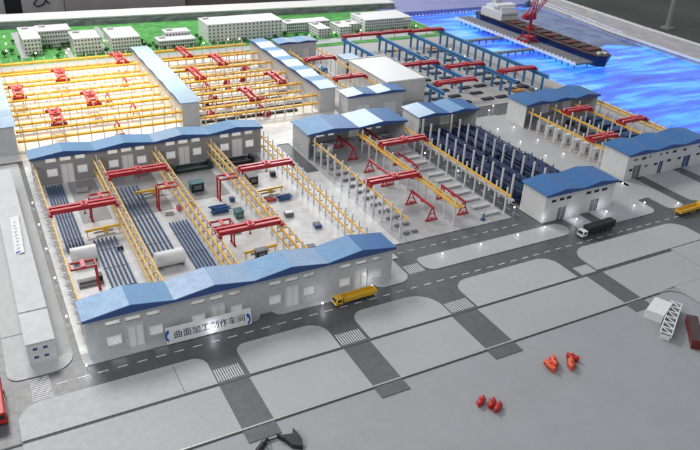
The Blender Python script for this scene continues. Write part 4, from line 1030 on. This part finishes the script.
MB().box(-1.0,-.6,-.22,.22,2.15,2.5).build('counterweight', M['red'], cr_, local=True)
cr_.scale = (1.15,1.15,1.15)
# light ropes on the far water edge
def rope(pts, n, label, r=.05, m='ledblue', z=.28):
    e = empty('light_rope', (pts[0][0],pts[0][1],z), 0, label, 'light rope')
    tot = []; mb = MB(); tb = MB()
    for i in range(n):
        t = i/(n-1)*(len(pts)-1); k = min(int(t), len(pts)-2); f_ = t-k
        x = pts[k][0]*(1-f_)+pts[k+1][0]*f_; y = pts[k][1]*(1-f_)+pts[k+1][1]*f_
        mb.ball((x,y,z+.03),r*random.uniform(.7,1.2),k=6,m=4); tot.append((x,y))
    for a, b in zip(tot, tot[1:]): tb.bar((a[0],a[1],z),(b[0],b[1],z),.03)
    mb.build('bulbs', M[m], e); tb.build('cable', M['white'], e)
rope([(72.9,78.6),(71.4,68.2),(70.2,60.8)], 34, 'rope of bluish lights along the textured rim board', .07)
rope([(49.9,77.6),(60.5,77.9),(69.0,77.9)], 40, 'rope of bluish lights along the far bank of the water', .07, z=-.25)
rope([(60.75,72),(60.75,62),(60.7,52)], 60, 'thin bright line of lights on the far side of the ship', .05)
rope([(48.95,68),(48.95,52),(48.95,32)], 70, 'line of faint lights along the quay edge', .035, z=.08)
for i, (x, a, b) in enumerate(((52.4,20,50),(58.5,18,50),(64.5,18,54))):  # thin pale bars modelled in place of light reflections on the water
    e = empty('mooring_line', (x,a,-.34), 0, ['thin pale line floating nearest the quay','thin pale line floating ahead of the ship bow','thin pale line floating nearest the textured rim'][i], 'line', 'pale lines in the water')
    mb = MB()
    for k in range(30):
        t0 = a+(b-a)*k/30; t1 = a+(b-a)*(k+1)/30
        mb.bar((x-.02*k+.05*math.sin(k),t0,-.34),(x-.02*(k+1)+.05*math.sin(k+1),t1,-.34),.02)
    mb.build('strand', M['bank'], e)
e = empty('kerb_rail', (47.0,30,0), 0, 'yellow kerb rail along the quay behind the machine hall', 'rail')
MB().box(47.9,48.0,32,43.2,.10,.19).build('rail', M['yellow'], e)
mb = MB()
for k in range(12): mb.box(47.93,47.97,32.2+k*.95,32.26+k*.95,.0,.099)
mb.build('post', M['wallgrey'], e)
# ------------------------------------------------------------------ room behind
def bgobj(name, mb, m, label, cat, loc): return tag(mb.build(name, m, None, loc=loc), label, cat)
def panel(name, x0, x1, m, label, cat, y0=97, y1=98.5, z1=7, extra=None):
    e = empty(name, (x0,y0,-12), 0, label, cat); MB().box(x0,x1,y0,y1,-12,z1).build('panel', m, e, bevel=.05)
    MB().box(x0,x1,y0-.1,y0-.01,-1.9,-1.7).build('skirting', M['grey'], e)
panel('pale_cabinet', -8, 5.0, M['bgwall'], 'pale cabinet at the far left behind the model', 'cabinet')
panel('black_cabinet', 5.05, 6.8, M['bgblack'], 'narrow black cabinet behind the model at the left', 'cabinet', 96.8, 98.4)
panel('grey_partition', 6.85, 11.8, M['bgwall'], 'light grey partition with a hanging black cable', 'partition')
panel('brownish_partition', 11.85, 27, mat('partition_brown', (.42,.39,.38), .8, .12, .3), 'brownish grey partition behind the white rim', 'partition', 96.5, 98)
panel('dark_partition', 27.05, 58, M['bgbrown'], 'dark brown partition behind the white rim right of centre', 'partition', 97.5, 99)
cb = MB(); pts = [(9.0,96.7,1.2),(8.7,96.6,.4),(8.2,96.6,-.2),(8.6,96.5,-.5),(9.3,96.6,-.3),(9.7,96.7,.2),(10.0,96.7,-.3)]
for a, b in zip(pts, pts[1:]): cb.cyl(a,b,.09,6)
tag(cb.build('cable', M['black'], None, loc=(9,96.7,0)), 'black cable hanging in front of the light grey partition', 'cable')
e = empty('post', (126,98,-12), 0, 'grey metal post standing on the dark floor at top right', 'post')
MB().cyl((126,98,-12),(126,98,12),.55,12).build('shaft', M['greymetal'], e); MB().box(125,127,97,99,-12,-11.6).build('base', M['greymetal'], e)
# ------------------------------------------------------------------ camera
cam = bpy.data.cameras.new('camera'); co = bpy.data.objects.new('camera', cam); COL.objects.link(co); S.camera = co
yaw, pitch, roll = R(29.233), R(28.868), R(2.9566)
cy, sy, cp, spn = math.cos(yaw), math.sin(yaw), math.cos(pitch), math.sin(pitch)
fwd = Vector((sy*cp, cy*cp, -spn)); right = Vector((cy,-sy,0)); up = right.cross(fwd)
r_ = right*math.cos(roll)+up*math.sin(roll); u_ = -right*math.sin(roll)+up*math.cos(roll)
co.matrix_world = Matrix(((r_.x,u_.x,-fwd.x,0),(r_.y,u_.y,-fwd.y,0),(r_.z,u_.z,-fwd.z,20),(0,0,0,1)))
cam.lens = 712.5/700*36; cam.sensor_width = 36; cam.dof.use_dof = True; cam.dof.focus_distance = 34; cam.dof.aperture_fstop = .8; cam.clip_end = 1000; cam.clip_start = .1
# ------------------------------------------------------------------ light
W = bpy.data.worlds.new('World'); S.world = W; W.use_nodes = True
bg = W.node_tree.nodes['Background']; bg.inputs[0].default_value = (.88,.92,1.0,1); bg.inputs[1].default_value = .42
def area(name, loc, tgt, size, power, col, sy_=None):
    l = bpy.data.lights.new(name, 'AREA'); l.energy = power; l.color = col; l.size = size
    if sy_: l.shape = 'RECTANGLE'; l.size_y = sy_
    o = bpy.data.objects.new(name, l); COL.objects.link(o); o.location = loc
    o.rotation_euler = (Vector(tgt)-Vector(loc)).to_track_quat('-Z','Y').to_euler(); return o
area('ceiling_light', (-4,106,72), (16,40,0), 36, 70000, (1,.985,.95), 24)
area('far_window_light', (72,150,56), (26,42,0), 36, 26000, (.95,.98,1), 26)  # unseen panel added so left-facing roof slopes reflect white
area('window_light', (-30,10,34), (12,26,0), 18, 9000, (1,.98,.95))  # unseen soft fill added to brighten the near left side
def spot(name, loc, tgt, power, ang, col, rad=2.0, blend=1):
    l = bpy.data.lights.new(name, 'SPOT'); l.energy = power; l.spot_size = R(ang); l.spot_blend = blend; l.color = col; l.shadow_soft_size = rad
    o = bpy.data.objects.new(name, l); COL.objects.link(o); o.location = loc
    o.rotation_euler = (Vector(tgt)-Vector(loc)).to_track_quat('-Z','Y').to_euler(); return o
spot('warm_spot', (4,66,34), (8,59,0), 105000, 44, (1,.80,.46))
spot('warm_spot', (20,68,30), (20,57,0), 20000, 46, (1,.80,.50))
def point(loc, p, col=(.9,.95,1)):
    l = bpy.data.lights.new('lamp_glow', 'POINT'); l.energy = p; l.color = col; l.shadow_soft_size = .05
    o = bpy.data.objects.new('lamp_glow', l); COL.objects.link(o); o.location = loc
for x, y in ((7.29,24.98),(1.86,24.92),(15.6,25.15),(30.46,26.7),(32.93,26.7),(28.15,26.95),(12.7,24.9)): point((x,y,.45), 5)
S.view_settings.view_transform = 'Standard'; S.view_settings.look = 'None'; S.view_settings.exposure = 0; S.view_settings.gamma = 1
S.render.engine = 'CYCLES'
